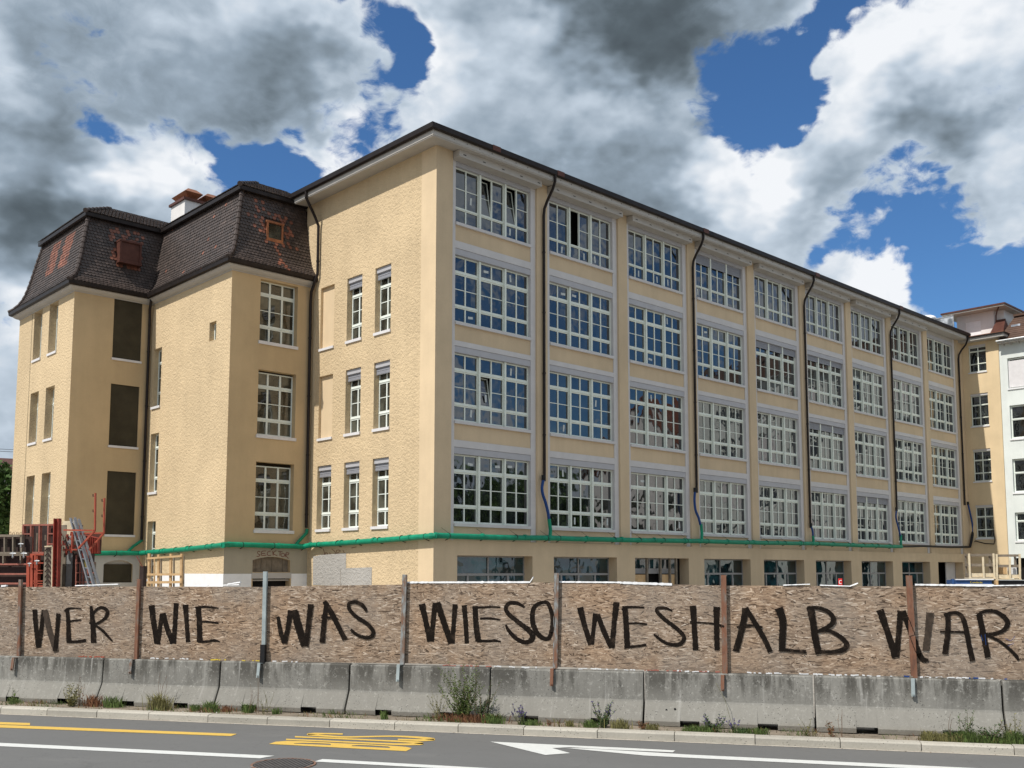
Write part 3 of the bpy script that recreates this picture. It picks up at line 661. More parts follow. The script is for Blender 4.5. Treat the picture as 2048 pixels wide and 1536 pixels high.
for (i, k, un, co, row, vert) in ST:
    spx = SPT if k == 3 else SPS; a, c, nc = units[un]; wc = (c - a - .17) / 2; u = OX0 + PB * i + a + .055 + co * (wc + .06) + wc * random.uniform(.42, .6)
    rows = [.33, 1.03, 1.63, 2.35] if k < 3 else [.33, 1.05, 1.85]; z = SB[k] + .125 + rows[min(row, len(rows) - 1)] + random.uniform(-.03, .05)
    w_, h_ = (.045, .15) if vert else (.13, .05); an = random.uniform(-.12, .12); ax = Vector((math.cos(an), 0, math.sin(an))); az = Vector((-math.sin(an), 0, math.cos(an)))
    mb.obox((u, .232, z), ax * w_, Vector((0, .0015, 0)), az * h_)
mb.build('paper_sticker', M['paper'], fac, kind='stuff')
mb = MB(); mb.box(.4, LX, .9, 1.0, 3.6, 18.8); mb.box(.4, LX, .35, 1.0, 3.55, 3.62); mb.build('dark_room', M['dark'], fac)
# ground floor glazing
for i in range(8):
    o = Vector((1.165 + PB * i, .42, .05)); W = 4.025
    if i == 2:
        mb = MB(); p = (0, .03, .75, .82, 1.60, 1.66, 2.35, 2.42, 3.10, 3.18)
        for a, c in ((0, .04), (.92, 1.02), (1.90, 2.02), (2.62, 2.72), (3.1, 3.2)): mb.box(o.x + a, o.x + c, -.0, .10, -.02, 3.06, 0)
        mb.build('timber_stud', M['oldwood'], fac)
        mb = MB(); mb.box(o.x + .04, o.x + .92, .10, .13, -.02, 2.30); mb.box(o.x + 2.02, o.x + 3.1, .10, .13, -.02, 2.30); mb.build('board_infill', M['wood'], fac)
        mb = MB(); mb.box(o.x, o.x + 3.4, .26, .30, 2.34, 2.58); mb.box(o.x, o.x + 3.4, .27, .30, 3.0, 3.06); mb.box(o.x + 1.4, o.x + 1.46, .27, .30, 2.58, 3.0); mb.build('shop_window_frame', M['frameg'], fac)
        mb = MB(); mb.box(o.x, o.x + 3.4, .30, .32, 2.58, 3.0); mb.build('pane', M['glasst'], fac)
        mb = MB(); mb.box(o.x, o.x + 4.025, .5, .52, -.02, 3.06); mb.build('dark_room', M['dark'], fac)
        continue
    mb = MB(); H = 3.0
    mb.box(o.x, o.x + W, .40, .50, 2.28, 2.37); mb.box(o.x, o.x + .05, .42, .50, 0, H + .05); mb.box(o.x + W - .05, o.x + W, .42, .50, 0, H + .05); mb.box(o.x, o.x + W, .42, .50, H, H + .06)
    mb.box(o.x + 1.98, o.x + 2.04, .41, .50, 2.37, H)
    for q in (.90, 1.98, 3.05): mb.box(o.x + q, o.x + q + .09, .41, .50, -.02, 2.28)
    wf = mb.build('shop_window', M['frameg'], fac)
    for a, c, za, zb in ((.05, 1.98, 2.37, H), (2.04, W - .05, 2.37, H), (.05, .90, .1, 2.28), (.99, 1.98, .1, 2.28), (2.07, 3.05, .1, 2.28), (3.14, W - .05, .1, 2.28)):
        mb = MB(); mb.box(o.x + a, o.x + c, .455, .467, za, zb); mb.build('pane', M['glasst'], wf)
ox = 1.165 + PB * 8
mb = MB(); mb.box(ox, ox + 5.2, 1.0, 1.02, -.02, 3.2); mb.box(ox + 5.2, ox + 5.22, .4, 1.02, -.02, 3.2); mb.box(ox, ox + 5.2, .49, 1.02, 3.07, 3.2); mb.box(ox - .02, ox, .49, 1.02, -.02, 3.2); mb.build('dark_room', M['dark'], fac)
mb = MB(); mb.box(ox + 2.5, ox + 4.02, .50, .56, -.02, 3.05); mb.build('door_panel', M['lilac'], fac)
# end wall facing left (rough cast), three window columns, W3 is a blind niche on the upper floors
WL = [(2.787, 3.87), (4.798, 5.90), (6.87, 7.94)]; WZ = [(4.14, 6.97), (8.08, 10.90), (12.04, 14.86)]
holes = []
for c, (a, b) in enumerate(WL):
    for k, (za, zb) in enumerate(WZ): holes.append((a, b, za, zb, .27 if not (c == 2 and k > 0) else .13))
mb = MB(); wall(mb, mapX(0), .86, 9.2, -.02, 18.95, holes); mb.build('end_wall', M['rough'], fac)
mb = MB(); wall(mb, mapX(0), YF, .86, -.02, 18.95, []); mb.build('corner_pilaster', M['smooth'], fac)
SPL = winspec(1.06, 2.60, [(0, 1.06, 2)], [], [(.58, .74), (1.86, 2.02)], [1.30], .05, .075)
MLX = lambda u, z, d: (d, u, z)
for c, (a, b) in enumerate(WL):
    for k, (za, zb) in enumerate(WZ):
        if c == 2 and k > 0:
            mb = MB(); mb.box(.128, .15, a - .02, b + .02, za, zb); nb = mb.build('blind_niche', M['smooth'], fac)
            mb = MB(); mb.box(-.06, .13, a - .03, b + .03, za - .02, za + .085); mb.build('sill', M['sill'], nb); continue
        o = Vector((.25, a + .01, za + .10)); wo = place_win(fac, o, 'X', SPL, 'side', 'pane', 'framew', 'glassd')
        mb = MB(); mb.box(-.06, .27, a - .03, b + .03, za - .02, za + .095); mb.build('sill', M['sill'], wo)
        mb = MB(); mb.box(.07, .24, a + .005, b - .005, zb - .20, zb - .005); mb.box(.10, .115, a + .03, b - .005, zb - .225, zb - .20); mb.build('roller_box', M['box'], wo)
        blind(wo, lambda u, z, d: (d, u, z), (0, 0, 0), a + .03, b - .01, zb - .22, zb - .46, .12)
        mb = MB(); mb.box(.105, .15, a + .03, b - .01, zb - .50, zb - .46); mb.build('blind_rail', M['alu'], wo)
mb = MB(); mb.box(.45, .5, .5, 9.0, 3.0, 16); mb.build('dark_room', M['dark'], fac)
# bare patches, scribble, drips on the end wall foot
zr = lambda u, v: at_x(u, v, -.006)
mb = MB(); poly_px(mb, [(625.5, 1170), (626, 1113), (641, 1110), (692, 1106), (692, 1136), (681, 1137), (681, 1172)], lambda u, v: at_x(u, v, -.010)); poly_px(mb, [(681.5, 1172), (681.5, 1136.8), (743.5, 1134.5), (743, 1172)], lambda u, v: at_x(u, v, -.012)); mb.build('plaster_patch', M['bare'], fac)
sc8 = lambda x, y: (280 + x / 3.303, 1040 + y / 3.303); mb = MB()
for st in ([(1210, 190), (1225, 235)], [(1205, 245), (1230, 215), (1245, 240), (1225, 250)], [(1250, 215), (1275, 240), (1290, 215), (1265, 190)], [(1295, 240), (1300, 200), (1325, 205), (1300, 222), (1330, 245)], [(1340, 200), (1360, 235)], [(1240, 250), (1243, 290)], [(1268, 250), (1272, 305)], [(1310, 250), (1315, 300)], [(1200, 255), (1205, 315)], [(1290, 245), (1292, 280)], [(1160, 255), (1155, 300)], [(1330, 260), (1332, 285)], [(1395, 185), (1430, 178)]):
    stroke(mb, [(*sc8(*p), 1.0) for p in st], zr, .3, 2)
mb.build('spray_scribble', M['graff'], fac, kind='stuff')
# eaves
PATH = [(48.4, 0), (0, 0), (0, 14.5)]
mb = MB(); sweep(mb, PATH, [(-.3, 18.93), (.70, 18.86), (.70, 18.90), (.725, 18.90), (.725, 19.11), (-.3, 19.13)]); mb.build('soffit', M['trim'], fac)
mb = MB(); sweep(mb, PATH, [(.73, 19.09), (.80, 19.07), (.87, 19.12), (.885, 19.31), (.86, 19.325), (.70, 19.32)]); mb.build('gutter', M['brown'], fac)
mb = MB(); sweep(mb, PATH, [(.83, 19.30), (-6, 20.55)], closed=False); mb.face([(48.4, 6, 20.55), (6, 6, 20.55), (6, 14.5, 20.55), (48.4, 14.5, 20.55)]); mb.build('roof', M['brownroof'], fac)
mb = MB(); mb.face([(0, 14.4, -.02), (48.4, 14.4, -.02), (48.4, 14.4, 20.55), (6, 14.4, 20.55), (0, 14.4, 19.1)]); mb.build('back_wall', M['facade'], fac)
for x in (2.2, 5.9, 16.3, 27.0, 37.4):
    mb = MB(); mb.box(x, x + .42, -.892, -.84, 19.12, 19.328); mb.build('gutter_joint', M['rustred'], fac)
mb = MB()
for i in range(9):
    ox = PB * i
    if i == 8: continue
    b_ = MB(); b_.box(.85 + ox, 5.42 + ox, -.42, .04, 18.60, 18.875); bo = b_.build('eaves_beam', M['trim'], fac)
    sl_ = MB()
    for k in range(5): x = 1.05 + ox + k * 1.03; sl_.box(x, x + .15, -.424, -.40, 18.70, 18.735)
    sl_.build('vent_slot', M['black'], bo, kind='stuff')
    for k in range(8): x = .3 + ox + k * .66; mb.box(x, x + .035, -.73, -.72, 19.00, 19.035)
mb.build('fascia_vent_holes', M['black'], fac, kind='stuff')
# downpipes
def downpipe(parent, pts, r=.062, brackets=True, mat='brown'):
    mb = MB(); mb.tube(pts, r, 10)
    a = Vector(pts[-2]); b = Vector(pts[-1]); L = (b - a).length; k = 1.6
    while brackets and k < L:
        p = a.lerp(b, k / L); mb.tube([p - Vector((0, 0, .03)), p + Vector((0, 0, .03))], r * 1.22, 10); k += 2.6
    return mb.build('downpipe', M[mat], parent, smooth=False)
DPB = [at_y(1087, 962, -.2).z, at_y(1390, 985, -.2).z, at_y(1622, 1056, -.2).z, at_y(1795, 1022, -.2).z]
for j, i in enumerate((1, 3, 5, 7)):
    x = 5.79 + PB * (i - 1)
    downpipe(fac, [(x + .04, -.80, 19.10), (x + .04, -.80, 18.86), (x + .03, -.68, 18.55), (x + .01, -.36, 18.10), (x, -.20, 17.80), (x, -.16, 17.5), (x, -.16, DPB[j])])
downpipe(fac, [(48.0, -.80, 19.10), (48.0, -.80, 18.86), (48.0, -.66, 18.5), (47.9, -.36, 18.10), (47.85, -.20, 17.80), (47.85, -.16, 17.5), (47.85, -.16, at_y(1937, 1011, -.16).z)])
# downpipe on the end wall (from the eaves, running down in the corner with the mansard wing)
downpipe(fac, [(-.80, 8.05, 19.12), (-.80, 8.05, 18.85), (-.55, 8.05, 18.45), (-.30, 8.05, 18.05), (-.13, 8.05, 17.70), (-.12, 8.06, 15.50)])
# ------------------------------------------------------------------ stepped wing with mansard roof
XC, XE, YB, YD, YFF = -3.919, -7.511, 8.628, 16.486, 23.886
an_ = empty('mansard_wing', (XE, YD, 0), 'stepped yellow wing with brown tiled mansard roof left of the long factory block', 'building')
SPB = winspec(1.83, 2.72, [(0, 1.83, 3)], [], [(.60, .76), (2.02, 2.18)], [1.39], .05, .085)
WB = [(4.06, 7.05), (8.08, 11.0), (12.12, 14.93)]
# wall B-C
hB = [(-2.575, -.745, za, zb, .30) for za, zb in WB] + [(-2.62, -.83, 2.41, 3.05, .28), (-2.60, -.83, -.02, 2.14, .4)]
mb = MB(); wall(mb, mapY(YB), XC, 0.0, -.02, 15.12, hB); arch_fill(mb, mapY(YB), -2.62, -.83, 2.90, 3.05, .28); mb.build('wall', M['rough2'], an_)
for za, zb in WB:
    o = Vector((-2.575, YB + .28, za + .13)); sp = dict(SPB); sp['H'] = min(2.72, zb - za - .13)
    wo = place_win(an_, o, 'Y', sp, 'bc%.2f' % sp['H'], 'pane', 'framew', 'glassd')
    mb = MB(); mb.box(-2.62, -.70, YB - .06, YB + .28, za - .02, za + .115); mb.build('sill', M['sill'], wo)
mb = MB()
for k in range(7): x = -2.62 + 1.79 * k / 7; mb.box(x + .006, x + 1.79 / 7 - .006, YB + .20 + .01 * (k % 2), YB + .24, 2.41, 3.06)
mb.build('board_shutter', M['oldwood'], an_)
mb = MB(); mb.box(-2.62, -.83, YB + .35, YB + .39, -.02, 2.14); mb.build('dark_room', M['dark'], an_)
mb = MB(); mb.box(-2.66, -.78, YB - .03, YB + .25, 2.14, 2.38); mb.box(-2.60, -.83, YB + .1, YB + .16, 2.04, 2.10); mb.build('door_lintel', M['trim'], an_)
mb = MB(); wall(mb, mapY(YB - .012), XC - .012, -2.66, -.02, 2.34, []); wall(mb, mapY(YB - .012), -.78, 0.0, -.02, 2.34, []); wall(mb, mapX(XC - .012), YB - .012, 15.0, -.02, 2.34, []); mb.build('white_plinth', M['whitep'], an_)
mb = MB(); wall(mb, mapY(YB - .006), XC - .006, -.0, 2.34, 3.40, [(-2.62, -.83, 2.34, 3.05, .005)]); arch_fill(mb, mapY(YB - .006), -2.62, -.83, 2.90, 3.05, .005); mb.build('bare_plaster_band', M['plinth'], an_)
# wall C-D with half landing windows and a tiny one
WC = [(15.20, 16.07, 9.98, 12.82), (15.20, 16.07, 5.98, 8.80), (15.20, 16.07, 2.0, 4.72)]
hC = [(a, b, za, zb, .26) for a, b, za, zb in WC] + [(9.90, 10.52, 12.28, 13.10, .26)]
mb = MB(); wall(mb, mapX(XC), YB, YD, -.02, 15.12, hC); mb.build('wall', M['rough'], an_)
SPN = winspec(.86, 2.72, [(0, .86, 1)], [], [(.60, .74), (2.02, 2.16)], [1.38], .06, .06)
for a, b, za, zb in WC:
    wo = place_win(an_, Vector((XC + .24, a + .005, za + .1)), 'X', SPN, 'cd', 'pane', 'framew', 'glassd')
    mb = MB(); mb.box(XC - .06, XC + .26, a - .03, b + .03, za - .02, za + .09); mb.build('sill', M['sill'], wo)
SPQ = winspec(.60, .80, [(0, .60, 1)], [], [], [], .07, .06)
place_win(an_, Vector((XC + .22, 9.91, 12.29)), 'X', SPQ, 'tiny', 'pane', 'framew', 'glassd')
# wall D-E with dark covered openings
WD = [(4.0, 7.0), (8.08, 11.04), (12.15, 15.02)]
hD = [(-5.705, -4.37, za, zb, .16) for za, zb in WD] + [(-5.71, -4.37, 1.92, 2.94, .22)]
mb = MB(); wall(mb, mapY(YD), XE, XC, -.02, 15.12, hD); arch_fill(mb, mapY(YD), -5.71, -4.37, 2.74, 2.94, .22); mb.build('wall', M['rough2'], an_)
for za, zb in WD:
    mb = MB(); mb.box(-5.70, -4.375, YD + .05, YD + .09, za + .1, zb); c_ = mb.build('window_covering', M['netting'], an_)
    mb = MB(); mb.box(-5.73, -4.33, YD - .05, YD + .12, za, za + .10); mb.build('sill', M['sill'], c_)
mb = MB(); mb.box(-5.71, -4.37, YD + .12, YD + .15, 1.92, 2.76); mb.box(-5.71, -4.37, YD + .18, YD + .2, 2.7, 2.95, 1); mb.build('window_covering', [M['netting'], M['greyplaster']], an_)
mb = MB(); wall(mb, mapY(YD - .01), -6.35, XC - .14, -.02, 3.18, [(-5.71, -4.37, 1.92, 2.94, .01)]); arch_fill(mb, mapY(YD - .01), -5.71, -4.37, 2.74, 2.94, .01); mb.build('grey_render', M['greyplaster'], an_)
# wall E-F with two columns of deep narrow windows
WE = [(a, b, za, zb) for a, b in ((18.47, 19.62), (20.58, 21.72)) for za, zb in ((4.10, 6.96), (8.46, 11.0), (12.53, 15.0))]
mb = MB(); wall(mb, mapX(XE), YD, YFF, -.02, 15.12, [(a, b, za, zb, .36) for a, b, za, zb in WE])
mb.build('wall', M['rough'], an_)
mb = MB(); mb.box(XE - .004, XE + .01, 21.98, 22.02, 0, 15.0); mb.build('joint_groove', M['netting'], an_)
SPE = winspec(1.13, 2.72, [(0, 1.13, 1)], [], [(1.62, 1.78)], [.82], .07, .06)
for a, b, za, zb in WE:
    sp = dict(SPE); sp['H'] = zb - za - .1
    wo = place_win(an_, Vector((XE + .33, a + .01, za + .1)), 'X', sp, 'ef%.2f' % sp['H'], 'pane', 'framew', 'glassd')
    mb = MB(); mb.box(XE - .05, XE + .34, a - .02, b + .02, za - .02, za + .09); mb.build('sill', M['sill'], wo)
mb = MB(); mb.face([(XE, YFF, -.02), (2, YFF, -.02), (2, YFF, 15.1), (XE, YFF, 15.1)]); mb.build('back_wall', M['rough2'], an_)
# cornice, gutter, mansard
APATH = [(0.0, YB), (XC, YB), (XC, YD), (XE, YD), (XE, YFF), (2, YFF)]
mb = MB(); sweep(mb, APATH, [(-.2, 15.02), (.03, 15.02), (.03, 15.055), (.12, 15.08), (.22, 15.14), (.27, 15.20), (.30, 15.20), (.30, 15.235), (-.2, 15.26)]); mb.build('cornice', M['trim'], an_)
mb = MB(); sweep(mb, APATH, [(.29, 15.24), (.34, 15.22), (.42, 15.27), (.44, 15.41), (.41, 15.43), (.25, 15.42)]); mb.build('gutter', M['brown'], an_)
PROF = [(.40, 15.44), (.22, 15.58), (.04, 15.78), (-.10, 16.04), (-.22, 16.40), (-.33, 16.85), (-.45, 17.45), (-.58, 18.10), (-.70, 18.65), (-.76, 18.88)]
mb = MB(); sweep(mb, APATH, [(o - .03, z) for o, z in PROF], closed=False); mb.build('mansard_deck', M['hip'], an_)
UPE = (-.62, 18.86)
mb = MB(); sweep(mb, APATH, [(-.60, 18.84), (-.52, 18.86), (-.52, 19.02), (-.60, 19.05), (-.9, 19.0), (-.9, 18.84)]); mb.build('upper_eaves_board', M['brown'], an_)
# arc length table
arc = [0.0]
for a, b in zip(PROF[:-1], PROF[1:]): arc.append(arc[-1] + math.hypot(b[0] - a[0], b[1] - a[1]))
def prof_at(s):
    for i in range(len(arc) - 1):
        if s <= arc[i + 1] or i == len(arc) - 2:
            t = (s - arc[i]) / (arc[i + 1] - arc[i]); a, b = PROF[i], PROF[i + 1]
            d = Vector((b[0] - a[0], b[1] - a[1])).normalized()
            return a[0] + (b[0] - a[0]) * t, a[1] + (b[1] - a[1]) * t, d
def orange(seg, u, z):
    r = random.random()
    if seg == 0:     # wall B-C roof, u = x
        d = max(abs(u + 1.76) / .75, abs(z - 17.3) / .85)
        if d < 1.0: return r < .38
        if d < 1.45: return r < .10
        return abs(u + 1.55) < .30 and z < 16.5 and r < .35 or r < .012
    if seg == 2:
        if abs(u + 5.03) < .85 and 18.0 < z < 18.55: return r < .5
        return abs(u + 5.0) < .62 and 16.55 < z < 16.95 and r < .8 or abs(u + 5.03) < .75 and 16.9 < z < 18.1 and r < .3
    if seg == 3: return (20.35 < u < 21.45 or 18.55 < u < 19.75) and 16.75 < z < 18.45 and r < .93
    if seg == 1: return r < .006
    return False
def tiles(name, segs, path, profat, total, step=.158, wid=.170, mats=('tile', 'tileo'), rag=True, skip=None):
    for seg in segs:
        mb = MB(); a = Vector(path[seg]); b = Vector(path[seg + 1]); d = (b - a).normalized(); nn = Vector((-d.y, d.x)); k = 0; s = 0.0
        while s < total - .02:
            o, z, tg = profat(s + step * 1.25 if s + step * 1.25 < total else total); o0, z0, tg0 = profat(s)
            lo = off_path(path, o0); A = lo[seg]; B = lo[seg + 1]; L = (B - A).length; off = (k % 2) * wid / 2; u = -off
            nrm = Vector((nn.x * tg0.y, nn.y * tg0.y, -tg0.x)) if True else None
            while u < L:
                c0 = max(u + .004, 0); c1 = min(u + wid - .004, L)
                if c1 - c0 > .04:
                    pm = A + d * ((c0 + c1) / 2); key = pm.x if abs(d.x) > .5 else pm.y
                    if not (skip and skip(seg, key, z0)):
                        P = lambda uu, oo, zz, lift: Vector((*(A + d * uu + nn * (oo - o0)), zz)) + nrm * lift
                        lf = .030 + random.uniform(0, .010); w4 = (c1 - c0) * .25
                        zz0 = z0; e = (o0, z0); fr = .30 * step
                        mid = (o0 + tg0.x * fr, z0 + tg0.y * fr)
                        pts = [P(c0 + w4, *e, lf), P(c1 - w4, *e, lf), P(c1, *mid, lf * .95), P(c1, o, z, .002), P(c0, o, z, .002), P(c0, *mid, lf * .95)]
                        bt = [P(c0 + w4, *e, 0), P(c1 - w4, *e, 0), P(c1, *mid, 0), P(c0, *mid, 0)]
                        mi = 1 if orange(seg, key, z0) and rag else 0; t = random.uniform(-.35, .55) if mi == 0 else random.uniform(-.5, .4)
                        if random.random() < .03: t += .9
                        mb.face(pts, mi, t); mb.face([pts[0], pts[1], bt[1], bt[0]], mi, t); mb.face([pts[1], pts[2], bt[2], bt[1]], mi, t); mb.face([pts[5], pts[0], bt[0], bt[3]], mi, t)
                u += wid
            s += step; k += 1
        mb.build(name, [M[mats[0]], M[mats[1]]], an_, kind='stuff')
DORM = [(0, -2.17, -1.35, 16.84, 17.74), (2, -5.54, -4.51, 16.86, 17.94)]
tiles('roof_tiles', [0, 1, 2, 3], APATH, prof_at, arc[-1], skip=lambda s, u, z: any(s == q and a - .02 < u < b + .02 and za - .1 < z < zb for q, a, b, za, zb in DORM))
UP_ = [(-.50, 19.05), (-2.4, 20.12)]
def up_at(s):
    L = math.hypot(1.9, 1.07); t = s / L; d = Vector((-1.9, 1.07)).normalized(); return -.50 - 1.9 * t, 19.06 + 1.07 * t, d
mb = MB(); sweep(mb, APATH, [(-.52, 19.03), (-2.4, 20.08)], closed=False)
q = off_path(APATH, -2.4); mb.face([(p.x, p.y, 20.08) for p in q] + [(2, q[0].y, 20.08)]); mb.build('upper_roof_deck', M['hip'], an_)
tiles('upper_roof_tiles', [0, 1, 2, 3], APATH, up_at, 2.15, step=.172, rag=False)
# hip tiles along the two outer corners and the upper hips
def hip(ci, prof_fn, total, rad=.115, n=13, back=0):
    mb = MB(); s = 0.0; st = total / n
    for k in range(n):
        p = []
        for q in (s, s + st * 1.12):
            o, z, _ = prof_fn(min(q, total)); e = off_path(APATH, o + .015)[ci]; p.append(Vector((e.x, e.y, z)))
        mb.tube([p[0] , p[1] ], [rad, rad * .72], 8, caps=True); 
        mb.tube([p[0] + Vector((0, 0, .05)), p[0] + Vector((0, 0, .10))], .028, 5)
        s += st
    mb.build('hip_tiles', M['hip'], an_, kind='stuff')
hip(1, prof_at, arc[-1]); hip(3, prof_at, arc[-1]); hip(4, prof_at, arc[-1]); hip(1, up_at, 2.15, n=7); hip(3, up_at, 2.15, n=7)
# roof windows
def roofwin(x0, x1, z0, z1, yf, proud, closed):
    mb = MB(); t = .09
    mb.box(x0, x0 + t, yf - proud, yf + .35, z0, z1); mb.box(x1 - t, x1, yf - proud, yf + .35, z0, z1); mb.box(x0 + t, x1 - t, yf - proud, yf + .35, z0, z0 + t); mb.box(x0 - .02, x1 + .02, yf - proud - .02, yf + .35, z1 - t, z1)
    mb.box(x0 - .03, x1 + .03, yf - proud - .02, yf + .1, z0 - .06, z0 - .001)
    r = mb.build('roof_window', M['copper'] if not closed else M['rustred'], an_)
    mb = MB(); mb.box(x0 + t, x1 - t, yf - proud + .06, yf - proud + .08, z0 + t, z1 - t); mb.build('pane', M['glassd'] if not closed else M['rustred'], r)
roofwin(-2.17, -1.35, 16.86, 17.72, YB + .42, .10, False)
roofwin(-5.54, -4.51, 16.88, 17.93, YD + .42, .42, True)
# downpipes of the wing
downpipe(an_, [(-.12, 8.06, 15.52), (-.16, 8.2, 15.2), (-.20, 8.42, 14.75), (-.17, 8.50, 14.3), (-.15, 8.50, 4.32)], .065)
downpipe(an_, [(XC - .22, YD - .40, 15.3), (XC - .22, YD - .40, 15.1), (XC - .20, YD - .25, 14.75), (XC - .14, YD - .14, 14.35), (XC - .14, YD - .14, 3.80)], .065)
# SECKTOR
k5 = lambda x, y: (420 + x / 8.533, 1000 + y / 8.533)
mb = MB(); zr = lambda u, v: at_y(u, v, YB - .016)
for st in ([(855, 880), (825, 875), (808, 900), (830, 925), (850, 935), (835, 962), (795, 962)], [(955, 870), (885, 880), (880, 945), (960, 940)], [(885, 915), (940, 910)], [(1035, 872), (985, 890), (978, 925), (1000, 950), (1045, 940)], [(1070, 870), (1078, 950)], [(1130, 862), (1078, 910), (1150, 955)], [(1165, 880), (1240, 885)], [(1200, 880), (1190, 950)], [(1240, 910), (1210, 930), (1225, 965), (1265, 960), (1275, 925), (1240, 908)], [(1300, 900), (1285, 970)], [(1300, 900), (1345, 905), (1335, 935), (1290, 940), (1340, 1000)]):
    stroke(mb, [(*k5(*p), 1.25) for p in st], zr, .2, 2)
mb.build('spray_lettering', M['graff'], an_, kind='stuff')
# chimney
cy = 17.0; cx0 = at_y(370, 395, cy).x; zt = at_y(370, 395, cy).z; yb2 = at_x(343, 405, cx0).y; ch = empty('chimney', (cx0, cy, 19.0), parent=an_)
mb = MB(); mb.box(cx0, cx0 + 2.1, cy, yb2, 18.5, zt - .1); mb.build('shaft', M['whitewall'], ch)
mb = MB(); mb.box(cx0 - .10, cx0 + 2.2, cy - .10, yb2 + .1, zt - .1, zt + .02); mb.build('cap_slab', M['rustred'], ch)
for k in range(2):
    x = cx0 + .02 + k * 1.05; mb = MB(); z = zt + .02; x1 = x + .92; y0 = cy + .0; y1 = yb2 + .0
    mb.box(x + .2, x1 - .2, y0 + .2, y1 - .2, z, z + .2)
    def fr(z0, z1, i0, i1): mb.hexa([(x + i0, y0 + i0, z0), (x1 - i0, y0 + i0, z0), (x1 - i0, y1 - i0, z0), (x + i0, y1 - i0, z0), (x + i1, y0 + i1, z1), (x1 - i1, y0 + i1, z1), (x1 - i1, y1 - i1, z1), (x + i1, y1 - i1, z1)])
    fr(z + .10, z + .36, .22, -.02); fr(z + .36, z + .60, -.02, .24); mb.build('copper_hood', M['copper'], ch)

# ------------------------------------------------------------------ right side: cream end bay, penthouse, mint building
rw = empty('side_wing', (LX, -1.2, 0), 'cream yellow end bay with four small windows at the right end of the factory', 'building')
WW = [(4.66, 7.08), (8.66, 11.05), (12.60, 15.02), (16.48, 18.54)]
mb = MB(); wall(mb, mapX(LX), -2.57, .4, -.02, 18.78, [(-1.70, -.48, za, zb, .20) for za, zb in WW] + [(-2.2, -.6, 0.2, 2.25, .3)]); mb.face([(LX, -2.57, -.02), (60, -2.57, -.02), (60, -2.57, 18.8), (LX, -2.57, 18.8)]); mb.build('wall', M['cream'], rw)
mb = MB(); wall(mb, mapX(LX - .02), -2.575, -1.86, 0, 18.7, []); mb.face([(LX - .02, -1.86, 0), (LX, -1.86, 0), (LX, -1.86, 18.7), (LX - .02, -1.86, 18.7)]); mb.build('corner_pilaster', M['cream'], rw)
SPW = winspec(1.21, 2.15, [(0, 1.21, 2)], [], [(.55, .63), (1.45, 1.55)], [], .05, .07)
for k, (za, zb) in enumerate(WW):
    sp = dict(SPW); sp['H'] = zb - za - .25
    wo = place_win(rw, Vector((LX + .16, -1.695, za + .1)), 'X', sp, 'ww%.2f' % sp['H'], 'all', 'frame', 'glass')
    mb = MB(); mb.box(LX - .06, LX + .2, -1.74, -.44, za - .0, za + .09); mb.build('sill', M['sill'], wo)
    mb = MB(); mb.box(LX + .06, LX + .2, -1.70, -.48, zb - .15, zb - .001); mb.build('roller_box', M['lilac'], wo)
mb = MB(); mb.box(LX + .28, LX + .3, -2.2, -.6, .2, 2.25); mb.build('dark_opening', M['dark'], rw)
mb = MB(); mb.box(48.12, LX + 3, -3.2, .0, 18.74, 18.92); mb.build('soffit', M['trim'], rw)
mb = MB(); mb.box(48.02, LX + 3, -3.28, -.74, 18.92, 19.02); mb.build('eaves_edge', M['brown'], rw); mb = MB(); mb.box(48.06, LX + 3, -3.24, .5, 19.022, 19.06); mb.build('copper_roof_sheet', M['copper'], rw)
ph = empty('roof_penthouse', (LX + 2.5, 0, 19.0), 'white rooftop penthouse with flat copper edged roof above the right end of the factory', 'penthouse')
mb = MB(); wall(mb, mapX(LX + 2.5), -1.45, 1.25, 18.9, 21.42, [(-.49, .60, 19.3, 20.88, .08)]); mb.face([(LX + 2.5, -1.45, 18.9), (60, -1.45, 18.9), (60, -1.45, 21.42), (LX + 2.5, -1.45, 21.42)]); mb.face([(LX + 2.5, 1.25, 18.9), (60, 1.25, 18.9), (60, 1.25, 21.42), (LX + 2.5, 1.25, 21.42)])
mb.box(LX + 2.85, LX + 6, -2.02, -1.45, 18.9, 21.42); mb.build('wall', M['whitewall'], ph)
mb = MB(); mb.box(LX + 2.55, LX + 2.58, -.49, .60, 19.3, 20.88); mb.build('shutter', M['whitep'], ph)
mb = MB(); mb.box(LX + 1.5, LX + 12, -2.55, 1.93, 21.42, 21.52); mb.build('roof_slab', M['greyplaster'], ph)
mb = MB(); mb.box(LX + 1.44, LX + 12, -2.62, 1.99, 21.52, 21.63); mb.build('roof_edge', M['rustred'], ph)
mb = MB(); mb.tube([(LX + 1.7, -2.1, 21.42), (LX + 1.9, -1.9, 21.2), (LX + 2.42, -1.62, 21.0), (LX + 2.42, -1.56, 19.6)], .045, 8); mb.build('downpipe', M['rustred'], ph)
mb = MB(); mb.box(LX + 1.2, LX + 1.23, .98, 3.6, 20.3, 21.22); bl_ = mb.build('glass_balustrade', M['glassc'], ph)
mb = MB(); mb.box(LX + 1.17, LX + 1.26, .95, 3.6, 21.22, 21.28); mb.box(LX + 1.17, LX + 1.26, .93, .98, 19.2, 21.28); mb.build('handrail', M['steel'], bl_)
dm = MB(); cpt = Vector((52.7, 4.0, 22.0))
